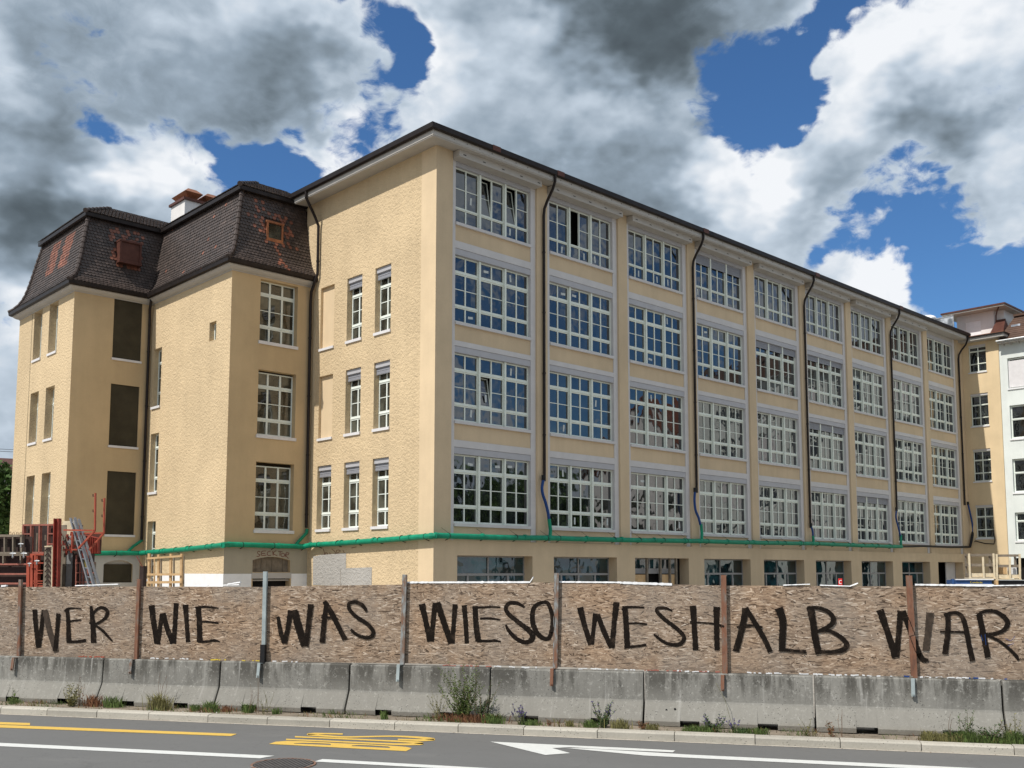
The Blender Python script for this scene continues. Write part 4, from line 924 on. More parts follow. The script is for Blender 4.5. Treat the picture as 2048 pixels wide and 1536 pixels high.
for k in range(6):
    r0 = .62 * math.cos(k * .26); r1 = .62 * math.cos((k + 1) * .26); 
    for j in range(16):
        a0 = j * math.pi / 8; a1 = a0 + math.pi / 8; dm.face([cpt + Vector((math.cos(a0) * r0, math.sin(a0) * r0, .33 * math.sin(k * .26))), cpt + Vector((math.cos(a1) * r0, math.sin(a1) * r0, .33 * math.sin(k * .26))), cpt + Vector((math.cos(a1) * r1, math.sin(a1) * r1, .33 * math.sin((k + 1) * .26))), cpt + Vector((math.cos(a0) * r1, math.sin(a0) * r1, .33 * math.sin((k + 1) * .26)))])
dm.box(52.2, 53.2, 3.5, 4.5, 20.4, 22.0); dm.build('roof_vent_hood', M['whitep'], fac)
mbg = empty('mint_building', (LX, -12, 0), 'pale mint green building with brown tiled roof at the right edge of the photo', 'building')
YW = [(-3.10 - 3.9 * i - 2.3, -3.10 - 3.9 * i) for i in range(5)]; ZW = [(4.42, 6.46), (7.75, 10.16), (11.48, 13.9), (15.02, 17.24)]
XM = LX + .05
mb = MB(); wall(mb, mapX(XM), -23.5, -2.58, -.02, 18.3, [(a, b, za, zb, .22) for a, b in YW for za, zb in ZW] + [(a - .2, b + .2, .2, 3.35, .5) for a, b in YW]); mb.face([(XM, -23.5, 0), (62, -23.5, 0), (62, -23.5, 18.4), (XM, -23.5, 18.4)]); mb.build('wall', M['mint'], mbg)
SPM = winspec(2.28, 2.0, [(0, 1.14, 1), (1.14, 2.28, 1)], [], [(1.28, 1.42)], [], .09, .07)
for ci, (a, b) in enumerate(YW):
    for k, (za, zb) in enumerate(ZW):
        sp = dict(SPM); sp['H'] = zb - za - .12
        wo = place_win(mbg, Vector((XM + .18, a + .01, za + .1)), 'X', sp, 'mm%.2f' % sp['H'], 'all', 'framew', 'glass')
        mb = MB(); mb.box(XM - .07, XM + .2, a - .06, b + .06, za - .02, za + .08); mb.build('sill', M['whitep'], wo)
        if (ci == 0 and k == 3) or (ci > 0 and (ci + k) % 3 == 2): mb = MB(); mb.box(XM + .10, XM + .13, a + .02, (a + b) / 2 - .02, za + .16, zb - .2); mb.box(XM + .10, XM + .13, (a + b) / 2 + .02, b - .02, za + .16, zb - .2); mb.build('closed_blind', M['sill'], wo)
    mb = MB(); mb.box(XM + .5, XM + .52, a - .2, b + .2, .2, 3.35); mb.build('dark_opening', M['dark'], mbg)
mb = MB(); mb.box(XM - .55, XM + .1, -23.6, -2.68, 18.28, 18.38); 
for k in range(42): y = -2.95 - k * .5; mb.box(XM - .48, XM + .05, y - .05, y, 18.17, 18.28)
mb.build('eaves', M['trim'], mbg)
mb = MB(); mb.tube([(XM - .62, -23.6, 18.42), (XM - .62, -2.64, 18.42)], .07, 8); mb.build('gutter', M['steel'], mbg)
mb = MB(); x = XM - .55; z = 18.42; k = 0
while x < LX + 2.8:
    mb.hexa([(x, -23.6, z), (x + .36, -23.6, z + .205), (x + .36, -2.70, z + .205), (x, -2.70, z), (x, -23.6, z + .05), (x + .36, -23.6, z + .235), (x + .36, -2.70, z + .235), (x, -2.70, z + .05)]); x += .30; z += .204
mb.box(LX + 2.7, 62, -23.6, -2.7, z - .1, z + .05); mb.build('roof', M['brownroof'], mbg)
mb = MB(); mb.box(LX + 1.35, LX + 1.75, -3.6, -3.0, 19.70, 19.86); mb.build('skylight', M['glassc'], mbg)
mb = MB(); mb.hexa([(LX + .7, -2.66, 19.05), (LX + .7, -1.6, 19.05), (LX + 2.6, -1.6, 19.05), (LX + 2.6, -2.66, 19.05), (LX + .75, -2.66, 19.25), (LX + .75, -2.0, 19.25), (LX + 2.6, -1.6, 20.7), (LX + 2.6, -2.2, 20.7)]); mb.build('flashing', M['rustred'], ph)
# ------------------------------------------------------------------ green site drain hung on the walls
gp = empty('drain_pipe', (0, -.2, 3.7), 'temporary green plastic drain pipe strapped along the building walls above the ground floor', 'pipe')
def pipe_run(pts, mat='green', r=.108, cpl=2.3, wire=False):
    for i, (a, b) in enumerate(zip(pts[:-1], pts[1:])):
        a = Vector(a); b = Vector(b); mb = MB(); n = max(2, int((b - a).length / 1.0)); q = []
        for k in range(n + 1):
            p = a.lerp(b, k / n); p.z += .012 * noise.noise(Vector((p.x * .6, p.y * .6, 3))) - (.022 * math.sin(math.pi * k / n) if n > 3 else 0); q.append(p)
        mb.tube(q, r, 12); mb.build('pipe_section', M[mat], gp, smooth=False)
        L = (b - a).length; k = .0; cm = MB(); sm = MB()
        while k < L:
            p = a.lerp(b, k / L); d = (b - a).normalized(); cm.tube([p - d * .06, p + d * .06], r * 1.13, 12); k += cpl
        cm.build('coupling', M[mat], gp, kind='stuff')
        k = .6
        while k < L:
            p = a.lerp(b, k / L); d = (b - a).normalized(); sm.tube([p - d * .012, p + d * .012], r * 1.10, 10)
            wd = Vector((0, 1, 0)) if abs(d.x) > .5 else Vector((1, 0, 0)); sm.bar(p - Vector((0, 0, r)), p + wd * .18 - Vector((0, 0, r + .05)), .03, .02); 
            if wire: sm.bar(p + Vector((0, 0, r)), p + wd * .22 + Vector((-.16, 0, r + .20)), .010, .010)
            k += 1.45 if not wire else 1.75
        sm.build('pipe_bracket', M['black'], gp, kind='stuff')
g1 = [Vector((-7.3, YD - .18, 3.22)), Vector((XC - .22, YD - .18, at_y(283, 1106, YD - .18).z))]
c0 = at_x(284, 1106, XC - .20); c1 = at_x(447, 1090, XC - .20)
g2 = [g1[1], c0, c1]; c2 = at_y(458, 1089, YB - .20); c3 = at_y(607, 1093, YB - .20); c4 = at_x(622, 1090, -.20); c5 = at_x(862, 1072, -.20)
c6 = at_y(872, 1071, -.30)
pipe_run(g1); pipe_run(g2[1:]); pipe_run([c1, c2]); pipe_run([c2, c3]); pipe_run([c3, c4]); pipe_run([c4, c5]); pipe_run([c5, c6])
fpx = [(872, 1071), (1098, 1076), (1400, 1082), (1625, 1087), (1803, 1093)]
fp_ = [at_y(u, v, -.30) for u, v in fpx]; pipe_run(fp_, wire=True)
mb = MB(); q0 = fp_[-1]; q1 = at_y(1940, 1094, -.22); mb.tube([q0, q0.lerp(q1, .3) + Vector((0, 0, .04)), q0.lerp(q1, .7) + Vector((0, 0, -.02)), q1], .07, 8); q2 = at_y(1946, 1062, -.22); mb.tube([q1, at_y(1943, 1080, -.22), q2], .09, 8); mb.build('black_drain_end', M['black'], gp)
# branches at the downpipes
def branch(pts, r=.075, name='branch_pipe', mat='green'): mb = MB(); mb.tube(pts, r, 10); return mb.build(name, M[mat], gp)
branch([at_y(1100, 1076, -.3), at_y(1101, 1060, -.28), at_y(1098, 1038, -.25)])
branch([at_y(1403, 1082, -.3), at_y(1404, 1068, -.28), at_y(1402, 1048, -.25)])
branch([at_y(1627, 1087, -.3), at_y(1627, 1080, -.28), at_y(1626, 1072, -.25)])
branch([at_y(1802, 1092, -.3), at_y(1802, 1082, -.28), at_y(1802, 1070, -.25)], .07)
branch([at_y(590, 1092, YB - .2), at_y(598, 1082, YB - .16), at_y(613, 1066, YB - .13), at_y(614, 1058, YB - .13)], .07)
branch([at_y(256, 1103, YD - .18), at_y(266, 1093, YD - .16), at_y(285, 1080, YD - .14)], .065)
HOSE = [([(1087, 958), (1084, 975), (1086, 990), (1091, 1005), (1096, 1025), (1098, 1040)], 'blue hose hanging from the downpipe between first and second window column', .062),
        ([(1390, 982), (1389, 1000), (1391, 1020), (1397, 1035), (1401, 1050)], 'blue hose hanging from the downpipe between third and fourth window column', .062),
        ([(1622, 1052), (1625, 1062), (1626, 1074)], 'short blue hose below the third downpipe from the building corner', .055),
        ([(1793, 1020), (1792, 1035), (1796, 1052), (1801, 1072)], 'thin blue hose in front of the eighth window column', .055),
        ([(1936, 1008), (1941, 1030), (1945, 1050), (1946, 1064)], 'blue hose at the inner corner below the last downpipe', .06)]
for pts, lb, r in HOSE:
    P_ = [at_y(u, v, -.24) for u, v in pts]; mb = MB(); Q = []
    for i in range(len(P_) - 1):
        for k in range(4):
            t = k / 4; p0, p1, p2, p3 = P_[max(i - 1, 0)], P_[i], P_[i + 1], P_[min(i + 2, len(P_) - 1)]
            Q.append(.5 * ((2 * p1) + (p2 - p0) * t + (2 * p0 - 5 * p1 + 4 * p2 - p3) * t * t + (3 * p1 - p0 - 3 * p2 + p3) * t ** 3))
    Q.append(P_[-1]); h_ = empty('hose', P_[0], lb, 'hose', 'blue hoses below the downpipes'); mb.tube(Q, r, 10); mb.build('hose_body', M['blue'], h_)
    mb = MB(); mb.tube([P_[0] + Vector((0, 0, .16)), P_[0] - Vector((0, 0, .05))], r * 1.35, 10); mb.build('hose_clamp', M['black'], h_)
cb = MB(); cb.tube([at_y(1947, 1085, -.2), at_x(1951, 1082, LX - .1), at_x(1970, 1087, LX - .1), at_x(1988, 1088, LX - .1), at_x(1990, 1080, LX - .1), at_x(1986, 1058, LX - .1)], .035, 6); cb.build('cable', M['black'], origin=q1, tagd=('thin black cable looping below the lowest window of the cream end bay', 'cable'))

# ------------------------------------------------------------------ concrete barriers
JU = [(207, 1321), (441, 1325), (699, 1330), (981, 1335), (1288, 1343), (1627, 1352), (2003, 1365)]
js = [s_of(at_n(u, v, .84)) for u, v in JU]; js = [js[0] - 4.8, js[0] - 2.4] + js + [js[-1] + 2.5, js[-1] + 5.0]
BLAB = ['weathered grey concrete barrier further left, only its end in the photo', 'grey concrete barrier at the left edge under the WER board, reddish dry weeds at its foot', 'concrete barrier under the WIE board with a pale vertical streak', 'concrete barrier under the word WAS with dark vertical streaks', 'concrete barrier half hidden by the tall green weed bush',
        'concrete barrier under the letters IESO with many small pits and violet flowers', 'light concrete barrier under WESH with four round holes', 'grey concrete barrier under the B of WESHALB with a dark slot at its foot', 'long mottled concrete barrier with round lichen spots under the word WAR', 'concrete barrier at the right edge with white cracks', '']
BLAB = ['grey concrete barrier just left of the photo, beyond the one at the left edge', 'grey concrete barrier at the left edge below the first steel post', 'concrete barrier below the word WER, with reddish dry weeds at its right foot', 'concrete barrier below the letters IE and W, with small grass tufts', 'concrete barrier below the word WAS, ending left of the fourth steel post hook'][:0] + [
 'grey concrete barrier just outside the left photo edge', 'grey concrete barrier at the left photo edge, below the word WER', 'concrete barrier below the word WIE with a pale streak down its middle', 'concrete barrier below the letters WAS with dark streaks along its top', 'concrete barrier with the big green weed bush at its right end', 'finely pitted concrete barrier below the letters SO and W, violet flowers at its foot', 'light concrete barrier below the letters ESHA with four round holes', 'long mottled concrete barrier below the letters LB and W', 'concrete barrier at the right photo edge with white cracks', 'concrete barrier just outside the right photo edge']
BPROF = [(-.275, 0), (-.285, .07), (-.265, .105), (-.135, .335), (-.118, .37), (-.092, .775), (-.078, .795), (.078, .795), (.092, .775), (.118, .37), (.265, .105), (.285, .07), (.275, 0)]
for i, (a, b) in enumerate(zip(js[:-1], js[1:])):
    a += .016; b -= .016; dn = random.uniform(-.012, .012); dz = random.uniform(-.006, .006); an2 = random.uniform(-.004, .004)
    o = rd((a + b) / 2, .93, .12); bb = MB(); L = b - a
    cuts = [0, .52 / 2.4, .80 / 2.4, 1.62 / 2.4, 1.90 / 2.4, 1]
    def ring(f, notch, inset=0.0):
        s = a + L * f; r = []
        for (n_, z_) in BPROF:
            zz = z_ if not (notch and z_ < .11) else .085
            nn_ = n_ * (1 - inset); r.append(rd(s, .93 + dn + nn_ + an2 * (s - (a + b) / 2), .12 + dz + zz * (1 - inset * .3)))
        return r
    segs = []
    fr_ = [(0, False, .05), (.012, False, 0)]
    for k in range(5):
        nt = k in (1, 3)
        if k == 0: segs.append((ring(0, False, .05), ring(.010, False))); f0 = .010
        else: f0 = cuts[k]
        f1 = cuts[k + 1] if k < 4 else .990
        segs.append((ring(f0, nt), ring(f1, nt)))
        if k == 4: segs.append((ring(.990, False), ring(1, False, .05)))
    n_ = len(BPROF)
    for (r0, r1) in segs:
        for k in range(n_): k2 = (k + 1) % n_; bb.face([r0[k], r0[k2], r1[k2], r1[k]])
    bb.face(list(reversed(segs[0][0]))); bb.face(segs[-1][1])
    for (r0, r1) in segs: bb.face(r0) if False else None
    for k in (1, 2, 3, 4): bb.face(ring(cuts[k], True)[:3] + ring(cuts[k], False)[:3][::-1] if False else [*ring(cuts[k], False)[0:3], *ring(cuts[k], True)[0:3][::-1]])
    bb.build('concrete_barrier', M['barrier'], origin=o, tagd=(BLAB[i], 'barrier', 'concrete barriers along the kerb'))
# black plugs stand for the shade in the four round holes; the dark slots' inner shade comes from geometry; pale lichen rings are part of the surface
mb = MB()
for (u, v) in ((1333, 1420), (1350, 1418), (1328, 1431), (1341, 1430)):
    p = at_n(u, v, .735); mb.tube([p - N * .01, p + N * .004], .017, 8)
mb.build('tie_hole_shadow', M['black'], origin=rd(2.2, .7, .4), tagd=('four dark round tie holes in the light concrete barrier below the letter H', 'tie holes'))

# ------------------------------------------------------------------ strand board hoarding
NF = .93
PTOP = [(-220, 1159, -224, 1308), (40, 1159, 36, 1315), (277, 1158, 271, 1319), (530, 1143, 526, 1326), (809, 1149, 804, 1329), (1113, 1146, 1110, 1337), (1447, 1150, 1450, 1350), (1818, 1151, 1829, 1357), (2235, 1155, 2240, 1372)]
BT = [(1174, 1174), (1174, 1173), (1173, 1174), (1173, 1169), (1166, 1165), (1165, 1171), (1171, 1173), (1170, 1173)]
BBm = [1306, 1312.5, 1317.5, 1323.5, 1326.5, 1333.5, 1345.5, 1353.5, 1366]
fen = empty('board_hoarding', rd(0, NF, .92), 'strand board hoarding on rusty posts with black painted words, standing on the concrete barriers', 'fence')
pw = [.066, .060, .062, .068, .074, .074, .080, .086, .08]
PR = []
for i, (u0, v0, u1, v1) in enumerate(PTOP):
    a = at_n(u0, v0, NF - .06); b = at_n(u1, v1, NF - .06); PR.append((a, b)); w_ = pw[i]; mt_ = 'galv' if i in (3,) else 'rust'
    mb = MB(); mb.bar(b, a, w_, .010, T); sgn = T * (w_ / 2 - .004)
    mb.bar(b + N * .024 - sgn, a + N * .024 - sgn, .006, .040, T); mb.bar(b + N * .024 + sgn, a + N * .024 + sgn, .006, .040, T); po_ = mb.build('post', M[mt_], fen)
    hb = b + Vector((0, 0, -.01)); f = rd(s_of(hb) - .035, .797, hb.z); g_ = rd(s_of(hb) - .04, .772, .66)
    mb = MB(); mb.bar(hb + Vector((0, 0, .006)), f + Vector((0, 0, .012)), .05, .012, T); mb.bar(f + Vector((0, 0, .015)), g_, .052, .022, T); mb.bar(g_ + Vector((0, 0, .03)) - N * .012, g_ + Vector((0, 0, .03)) - N * .035, .022, .022); mb.build('hook', M['galv' if i in (3, 4, 7) else 'rust'], po_)
    if i == 3: mb = MB(); mb.bar(b, b.lerp(a, .2), w_ * 1.25, .07, T); mb.build('black_wrap', M['black'], po_)
for i in range(8):
    ua = PTOP[i][0] - 1; ub = PTOP[i + 1][0] + 1; NN = 22; mb = MB(); th = N * .022; base_n = NF + random.uniform(-.004, .006)
    top = []; bot = []
    for k in range(NN + 1):
        t = k / NN; ut = ua + (ub - ua) * t; p = at_n(ut, BT[i][0] + (BT[i][1] - BT[i][0]) * t, base_n); p.z += .004 * noise.noise(Vector((ut * .06, i, 0))); q = rd(s_of(p), base_n, at_n(PTOP[i][2] + (PTOP[i + 1][2] - PTOP[i][2]) * t, BBm[i] + (BBm[i + 1] - BBm[i]) * t, base_n).z)
        bw = N * .003 * math.sin(t * math.pi * 1.3 + i * 2); top.append(p + bw * .6); bot.append(q + bw)
    for k in range(NN): mb.hexa([bot[k], bot[k + 1], bot[k + 1] + th, bot[k] + th, top[k], top[k + 1], top[k + 1] + th, top[k] + th])
    mb.build('board', M['osb'], fen)
# white foil scraps along the top and debris along the bottom
mb = MB()
for (u0, v0, u1, v1, h) in [(150, 1171, 236, 1168, 1.2), (2, 1172, 12, 1171, 3), (388, 1171.5, 478, 1169, 1.2), (455, 1168, 480, 1164, 1.8), (812, 1164.5, 1060, 1164, 3.2), (1060, 1163.5, 1066, 1154, 1.6), (1118, 1163.5, 1240, 1164.5, 2.6), (1240, 1165, 1344, 1168.5, 4.5), (1566, 1170, 1620, 1168, 1.2), (1640, 1170, 1700, 1172, 1.4), (1700, 1172, 1716, 1166, 1.8), (1830, 1169, 1910, 1170, 3), (1910, 1170, 1985, 1171.5, 3), (1985, 1171, 2048, 1170, 1.6)]:
    n = max(2, int((u1 - u0) / 4)) if u1 - u0 > 8 else 2; pr2 = None
    for k in range(n + 1):
        t = k / n; u = u0 + (u1 - u0) * t; v = v0 + (v1 - v0) * t; r = noise.noise(Vector((u * .15, 0, 3))); hh_ = h * (.9 + .7 * r)
        c_ = (at_n(u, v - hh_ / 2, NF - .004 + .012 * r), at_n(u, v + hh_ / 2 + .6, NF - .012))
        if pr2: mb.hexa([pr2[1], c_[1], c_[1] + N * .05, pr2[1] + N * .05, pr2[0], c_[0], c_[0] + N * .045, pr2[0] + N * .045])
        pr2 = c_
mb.build('foil_scrap', M['foil'], fen, kind='stuff')
for (u0, u1, mt_, dens, lab) in [(160, 210, 'orange', .9, 'o'), (305, 425, 'foil', .6, 'w'), (422, 520, 'yellowf', .8, 'y'), (540, 625, 'foil', .6, 'w'), (890, 985, 'salmon', .8, 'r'), (990, 1110, 'foil', .45, 'w'), (1148, 1285, 'foil', .75, 'w'), (1290, 1445, 'salmon', .6, 'r'), (1300, 1560, 'foil', .5, 'w'), (1600, 1705, 'foil', .95, 'w'), (1705, 1990, 'foil', .55, 'w'), (1780, 1960, 'oldwood', .35, 'b'), (1812, 1830, 'blue', .9, 'b'), (1925, 1950, 'blue', .8, 'b'), (1975, 2048, 'blue', .5, 'b')]:
    mb = MB(); u = u0
    while u < u1:
        if random.random() < dens * .62:
            tt = (u - PTOP[0][2]) / 1; p = at_n(u, 1325, .885); s_ = s_of(p); L_ = random.uniform(.010, .04)
            mb.obox(rd(s_, .878 + random.uniform(-.012, .01), .932 + random.uniform(0, .010)), T * L_ + Vector((0, 0, random.uniform(-.004, .004))), N * .006, Vector((0, 0, random.uniform(.006, .011))))
        u += random.uniform(3, 7)
    mb.build('debris_scrap', M[mt_], fen, kind='stuff')

# lettering: brush strokes in photo pixels, laid on the boards (or on a post where one stands in front)
def on_board(u, v):
    p = at_n(u, v, NF)
    for (a, b) in PR:
        t = (p.z - b.z) / (a.z - b.z); c_ = b.lerp(a, min(max(t, 0), 1))
        q = at_n(u, v, NF - .07)
        if abs((q - c_).dot(T)) < .043 and p.z < a.z: return at_n(u, v, NF - .071)
    return at_n(u, v, NF - .008)
C1 = lambda x, y: (x / 3.783, 1130 + y / 3.783); C2 = lambda x, y: (500 + x / 3.783, 1130 + y / 3.783); C3 = lambda x, y: (1000 + x / 3.783, 1130 + y / 3.783); C4 = lambda x, y: (1500 + x / 3.737, 1130 + y / 3.737)
WORDS = {
 'WER': (C1, [[(262, 338, 32), (272, 480, 28), (290, 622, 32)], [(295, 620, 26), (312, 480, 26), (328, 342, 26)], [(340, 342, 34), (375, 500, 36), (425, 655, 34)], [(418, 650, 30), (430, 520, 26), (442, 368, 30)],
   [(508, 332, 22), (515, 430, 26), (520, 575, 34)], [(488, 348, 10), (515, 330, 14), (560, 326, 8), (612, 331, 6)], [(510, 430, 14), (560, 420, 10), (612, 414, 8)], [(505, 578, 18), (580, 580, 18), (648, 570, 20)],
   [(688, 312, 16), (700, 430, 34), (708, 588, 36)], [(690, 400, 14), (722, 345, 16), (765, 322, 20), (808, 342, 24), (808, 380, 24), (780, 415, 18), (725, 445, 16), (676, 436, 12)], [(725, 458, 14), (780, 500, 18), (825, 550, 16), (848, 574, 6)]]),
 'WIE': (C1, [[(1146, 306, 42), (1165, 450, 36), (1188, 592, 36)], [(1192, 598, 34), (1210, 480, 28), (1225, 372, 30)], [(1235, 366, 32), (1265, 480, 34), (1308, 592, 36)], [(1315, 592, 30), (1325, 430, 30), (1333, 290, 32)],
   [(1402, 302, 38), (1412, 430, 28), (1422, 582, 28)], [(1500, 318, 34), (1508, 450, 34), (1510, 580, 40)], [(1478, 322, 12), (1540, 317, 14), (1600, 320, 12), (1652, 326, 8)], [(1520, 428, 12), (1580, 430, 12), (1650, 440, 10)], [(1500, 580, 16), (1570, 578, 14), (1620, 570, 18), (1662, 580, 6)]]),
 'WAS': (C2, [[(211, 390, 20), (230, 500, 28), (258, 592, 28)], [(262, 592, 30), (285, 480, 30), (308, 345, 36)], [(335, 342, 44), (370, 480, 50), (410, 612, 46)], [(425, 612, 30), (442, 450, 34), (460, 298, 38)],
   [(578, 285, 26), (560, 430, 32), (545, 586, 34)], [(565, 275, 30), (625, 380, 36), (680, 490, 30), (718, 562, 38)], [(540, 396, 10), (600, 398, 16), (662, 402, 10)],
   [(882, 350, 16), (850, 305, 26), (800, 280, 22), (752, 290, 22), (752, 335, 24), (810, 395, 26), (880, 440, 26), (930, 495, 26), (925, 535, 26), (880, 550, 24), (815, 530, 20), (764, 490, 16)]]),
 'WIESO': (C2, [[(1300, 295, 44), (1330, 430, 34), (1362, 576, 38)], [(1372, 576, 32), (1385, 430, 30), (1400, 288, 34)], [(1418, 284, 40), (1465, 430, 40), (1520, 592, 36)], [(1530, 592, 30), (1540, 450, 28), (1552, 298, 34)],
   [(1620, 306, 34), (1632, 450, 30), (1640, 592, 28)], [(1702, 312, 34), (1710, 450, 36), (1728, 575, 40)], [(1684, 322, 14), (1760, 320, 14), (1840, 317, 10), (1892, 320, 8)], [(1742, 405, 12), (1820, 404, 14), (1892, 414, 8)], [(1720, 574, 20), (1800, 576, 16), (1850, 572, 18), (1896, 580, 8)],
   [(2076, 320, 12), (2020, 288, 24), (1960, 290, 26), (1936, 330, 26), (1960, 375, 28), (2040, 440, 30), (2115, 500, 36), (2138, 550, 38), (2090, 585, 28), (2020, 560, 28), (1960, 500, 24), (1936, 455, 12)],
   [(2205, 282, 20), (2150, 320, 28), (2136, 400, 32), (2150, 470, 34), (2190, 535, 32), (2245, 560, 26), (2272, 530, 26), (2286, 460, 26), (2288, 400, 26), (2272, 330, 26), (2250, 285, 22), (2200, 284, 20)]]),
 'WESHALB': (C3, [[(606, 322, 44), (640, 460, 34), (686, 602, 36)], [(695, 600, 28), (708, 480, 26), (722, 368, 34)], [(738, 375, 30), (785, 500, 34), (842, 625, 32)], [(848, 625, 34), (862, 450, 32), (880, 285, 42)],
   [(945, 312, 36), (955, 460, 36), (965, 625, 38)], [(922, 340, 10), (955, 320, 16), (1020, 318, 14), (1090, 322, 10)], [(968, 442, 10), (1040, 440, 12), (1112, 448, 10)], [(942, 622, 20), (1020, 616, 16), (1105, 604, 16)],
   [(1302, 348, 8), (1255, 326, 18), (1195, 328, 22), (1190, 355, 24), (1250, 415, 26), (1330, 475, 26), (1388, 535, 26), (1382, 580, 28), (1330, 604, 24), (1245, 585, 20), (1165, 525, 14)],
   [(1460, 310, 46), (1468, 450, 34), (1480, 642, 36)], [(1638, 318, 46), (1638, 450, 34), (1642, 642, 34)], [(1438, 432, 16), (1530, 436, 8), (1620, 444, 10), (1692, 464, 12)],
   [(1858, 330, 44), (1830, 480, 40), (1784, 652, 42)], [(1860, 325, 30), (1940, 455, 34), (2000, 560, 34), (2044, 655, 34)], [(1792, 470, 12), (1880, 455, 12), (1985, 470, 12)]]),
 'ALB': (C4, [[(215, 322, 54), (245, 420, 46), (240, 560, 44), (238, 645, 40)], [(222, 632, 24), (320, 640, 16), (418, 648, 22)],
   [(448, 316, 50), (470, 430, 44), (490, 560, 44), (512, 664, 40)], [(428, 318, 14), (510, 320, 22), (580, 345, 26), (620, 390, 32), (615, 435, 34), (560, 475, 26), (490, 500, 20)], [(490, 494, 16), (590, 492, 20), (680, 540, 28), (722, 595, 36), (690, 635, 34), (600, 650, 22), (490, 640, 16)]]),
 'WAR': (C4, [[(970, 336, 52), (1020, 480, 40), (1088, 688, 46)], [(1092, 686, 40), (1110, 520, 34), (1125, 345, 42)], [(1142, 345, 36), (1200, 490, 40), (1255, 640, 36), (1290, 700, 34), (1332, 712, 18)], [(1312, 640, 42), (1330, 500, 40), (1346, 358, 52)],
   [(1478, 360, 34), (1478, 500, 34), (1456, 664, 40)], [(1450, 372, 14), (1500, 358, 18), (1560, 362, 24), (1600, 420, 34), (1630, 560, 34), (1662, 716, 36)], [(1420, 498, 12), (1510, 498, 12), (1622, 502, 12)],
   [(1712, 370, 38), (1735, 480, 38), (1758, 590, 38), (1778, 690, 38)], [(1695, 385, 18), (1745, 348, 20), (1830, 346, 24), (1905, 395, 32), (1925, 440, 34), (1890, 490, 26), (1820, 512, 20), (1714, 520, 16)], [(1765, 525, 12), (1850, 560, 18), (1930, 620, 20), (1985, 675, 22), (2008, 712, 14)]])}
LET = {'WER': 'WWWWEEEERRR', 'WIE': 'WWWWIEEEE', 'WAS': 'WWWWAAAS', 'WIESO': 'WWWWIEEEESO', 'WESHALB': 'WWWWEEEESHHHAAA', 'ALB': 'LLBBB', 'WAR': 'WWWWAAARRR'}
for wn, (cf, sts) in WORDS.items():
    sc_ = 3.783 if cf is not C4 else 3.737; si = 0
    while si < len(sts):
        lt = LET[wn][si]; mb = MB(); first = True
        while si < len(sts) and (first or LET[wn][si] == lt):
            first = False
            fn = (lambda l: (lambda u, v: on_board(u, v) - N * l))((si % 4) * .0006)
            stroke(mb, [(*cf(x, y), w_ / sc_ * 1.10 + .5) for x, y, w_ in sts[si]], fn, .20, 1.6, .5, 1 if (wn, si) in (('WAR', 3), ('WER', 2)) else 0); si += 1
        mb.build('painted_letter', [M['letter'], M['letterf']], fen, label='black brush painted letter ' + lt + ' of the words on the boards')
mb = MB(); fnb = lambda u, v: at_n(u, v, NF - .012)
for st in ([(1970, 1268), (1972, 1290)], [(2010, 1277), (2022, 1281), (2030, 1272)], [(2016, 1292), (2028, 1286)], [(1962, 1270), (1966, 1282)]): stroke(mb, [(*p, .9) for p in st], fnb, .2, 2)
mb.build('blue_crayon_marks', M['blue'], fen)
# ------------------------------------------------------------------ building site things behind the hoarding, left side
def pb(mb, n, u0, v0, u1, v1, wpx, dep=.06, mi=0, z0=None):
    a = at_n(u0, v0, n); b = at_n(u1, v1, n)
    if z0 is not None: b = Vector((b.x, b.y, z0)) if abs(u1 - u0) < 40 else b
    sc_ = FOC / (a - CAM).length; d = (b - a).normalized(); sd = N.cross(d).normalized(); mb.bar(a, b, wpx / sc_, dep, sd, mi)
def prect(mb, n, u0, v0, u1, v1, dep, mi=0, zb=None):
    a = at_n(u0, v0, n); b = at_n(u1, v1, n); s0, s1 = s_of(a), s_of(b); z1 = a.z; z0 = b.z if zb is None else zb
    P = [rd(s0, n, z0), rd(s1, n, z0), rd(s1, n + dep, z0), rd(s0, n + dep, z0), rd(s0, n, z1), rd(s1, n, z1), rd(s1, n + dep, z1), rd(s0, n + dep, z1)]; mb.hexa(P, mi)
GV = 1345
n0 = 8.0
f1_ = empty('concrete_form', rd(-16, n0, 0), 'low weathered formwork panel with grey ribs at the left photo edge, steel clamps on it', 'formwork panel', 'concrete forms at the left')
mb = MB(); prect(mb, n0 + .12, -60, 1074, 61, 1140, .02, zb=0); mb.build('plywood', M['ply'], f1_)
mb = MB()
for (u0, v0, u1, v1, w_) in [(-60, 1071.5, 47, 1071.5, 4), (-60, 1106, 60, 1106, 3.5), (-60, 1110, 60, 1110, 2.5), (11, 1075, 11, 1106, 2.5), (28, 1073, 28, 1106, 2.5), (44.5, 1070, 44.5, 1106, 4), (-12, 1073, -12, 1106, 2.5), (8.5, 1110, 8.5, 1127, 2.5), (43, 1110, 43, 1127, 2.5)]: pb(mb, n0, u0, v0, u1, v1, w_, .10)
mb.build('rib', M['oldwood'], f1_)
mb = MB()
for (u0, v0, u1, v1, w_) in [(-60, 1128.5, 62, 1128.5, 3), (-60, 1148, 60, 1148, 3), (-60, 1167, 58, 1167, 3), (60, 1110, 58, GV, 3.5), (-60, 1188, 58, 1188, 3)]: pb(mb, n0 + .01, u0, v0, u1, v1, w_, .10)
mb.build('rail', M['salmon'], f1_)
f2_ = empty('concrete_form', rd(-15, n0 + .2, 0), 'upright faded red formwork frame with dark plywood fields left of the tall red beam', 'formwork panel', 'concrete forms at the left')
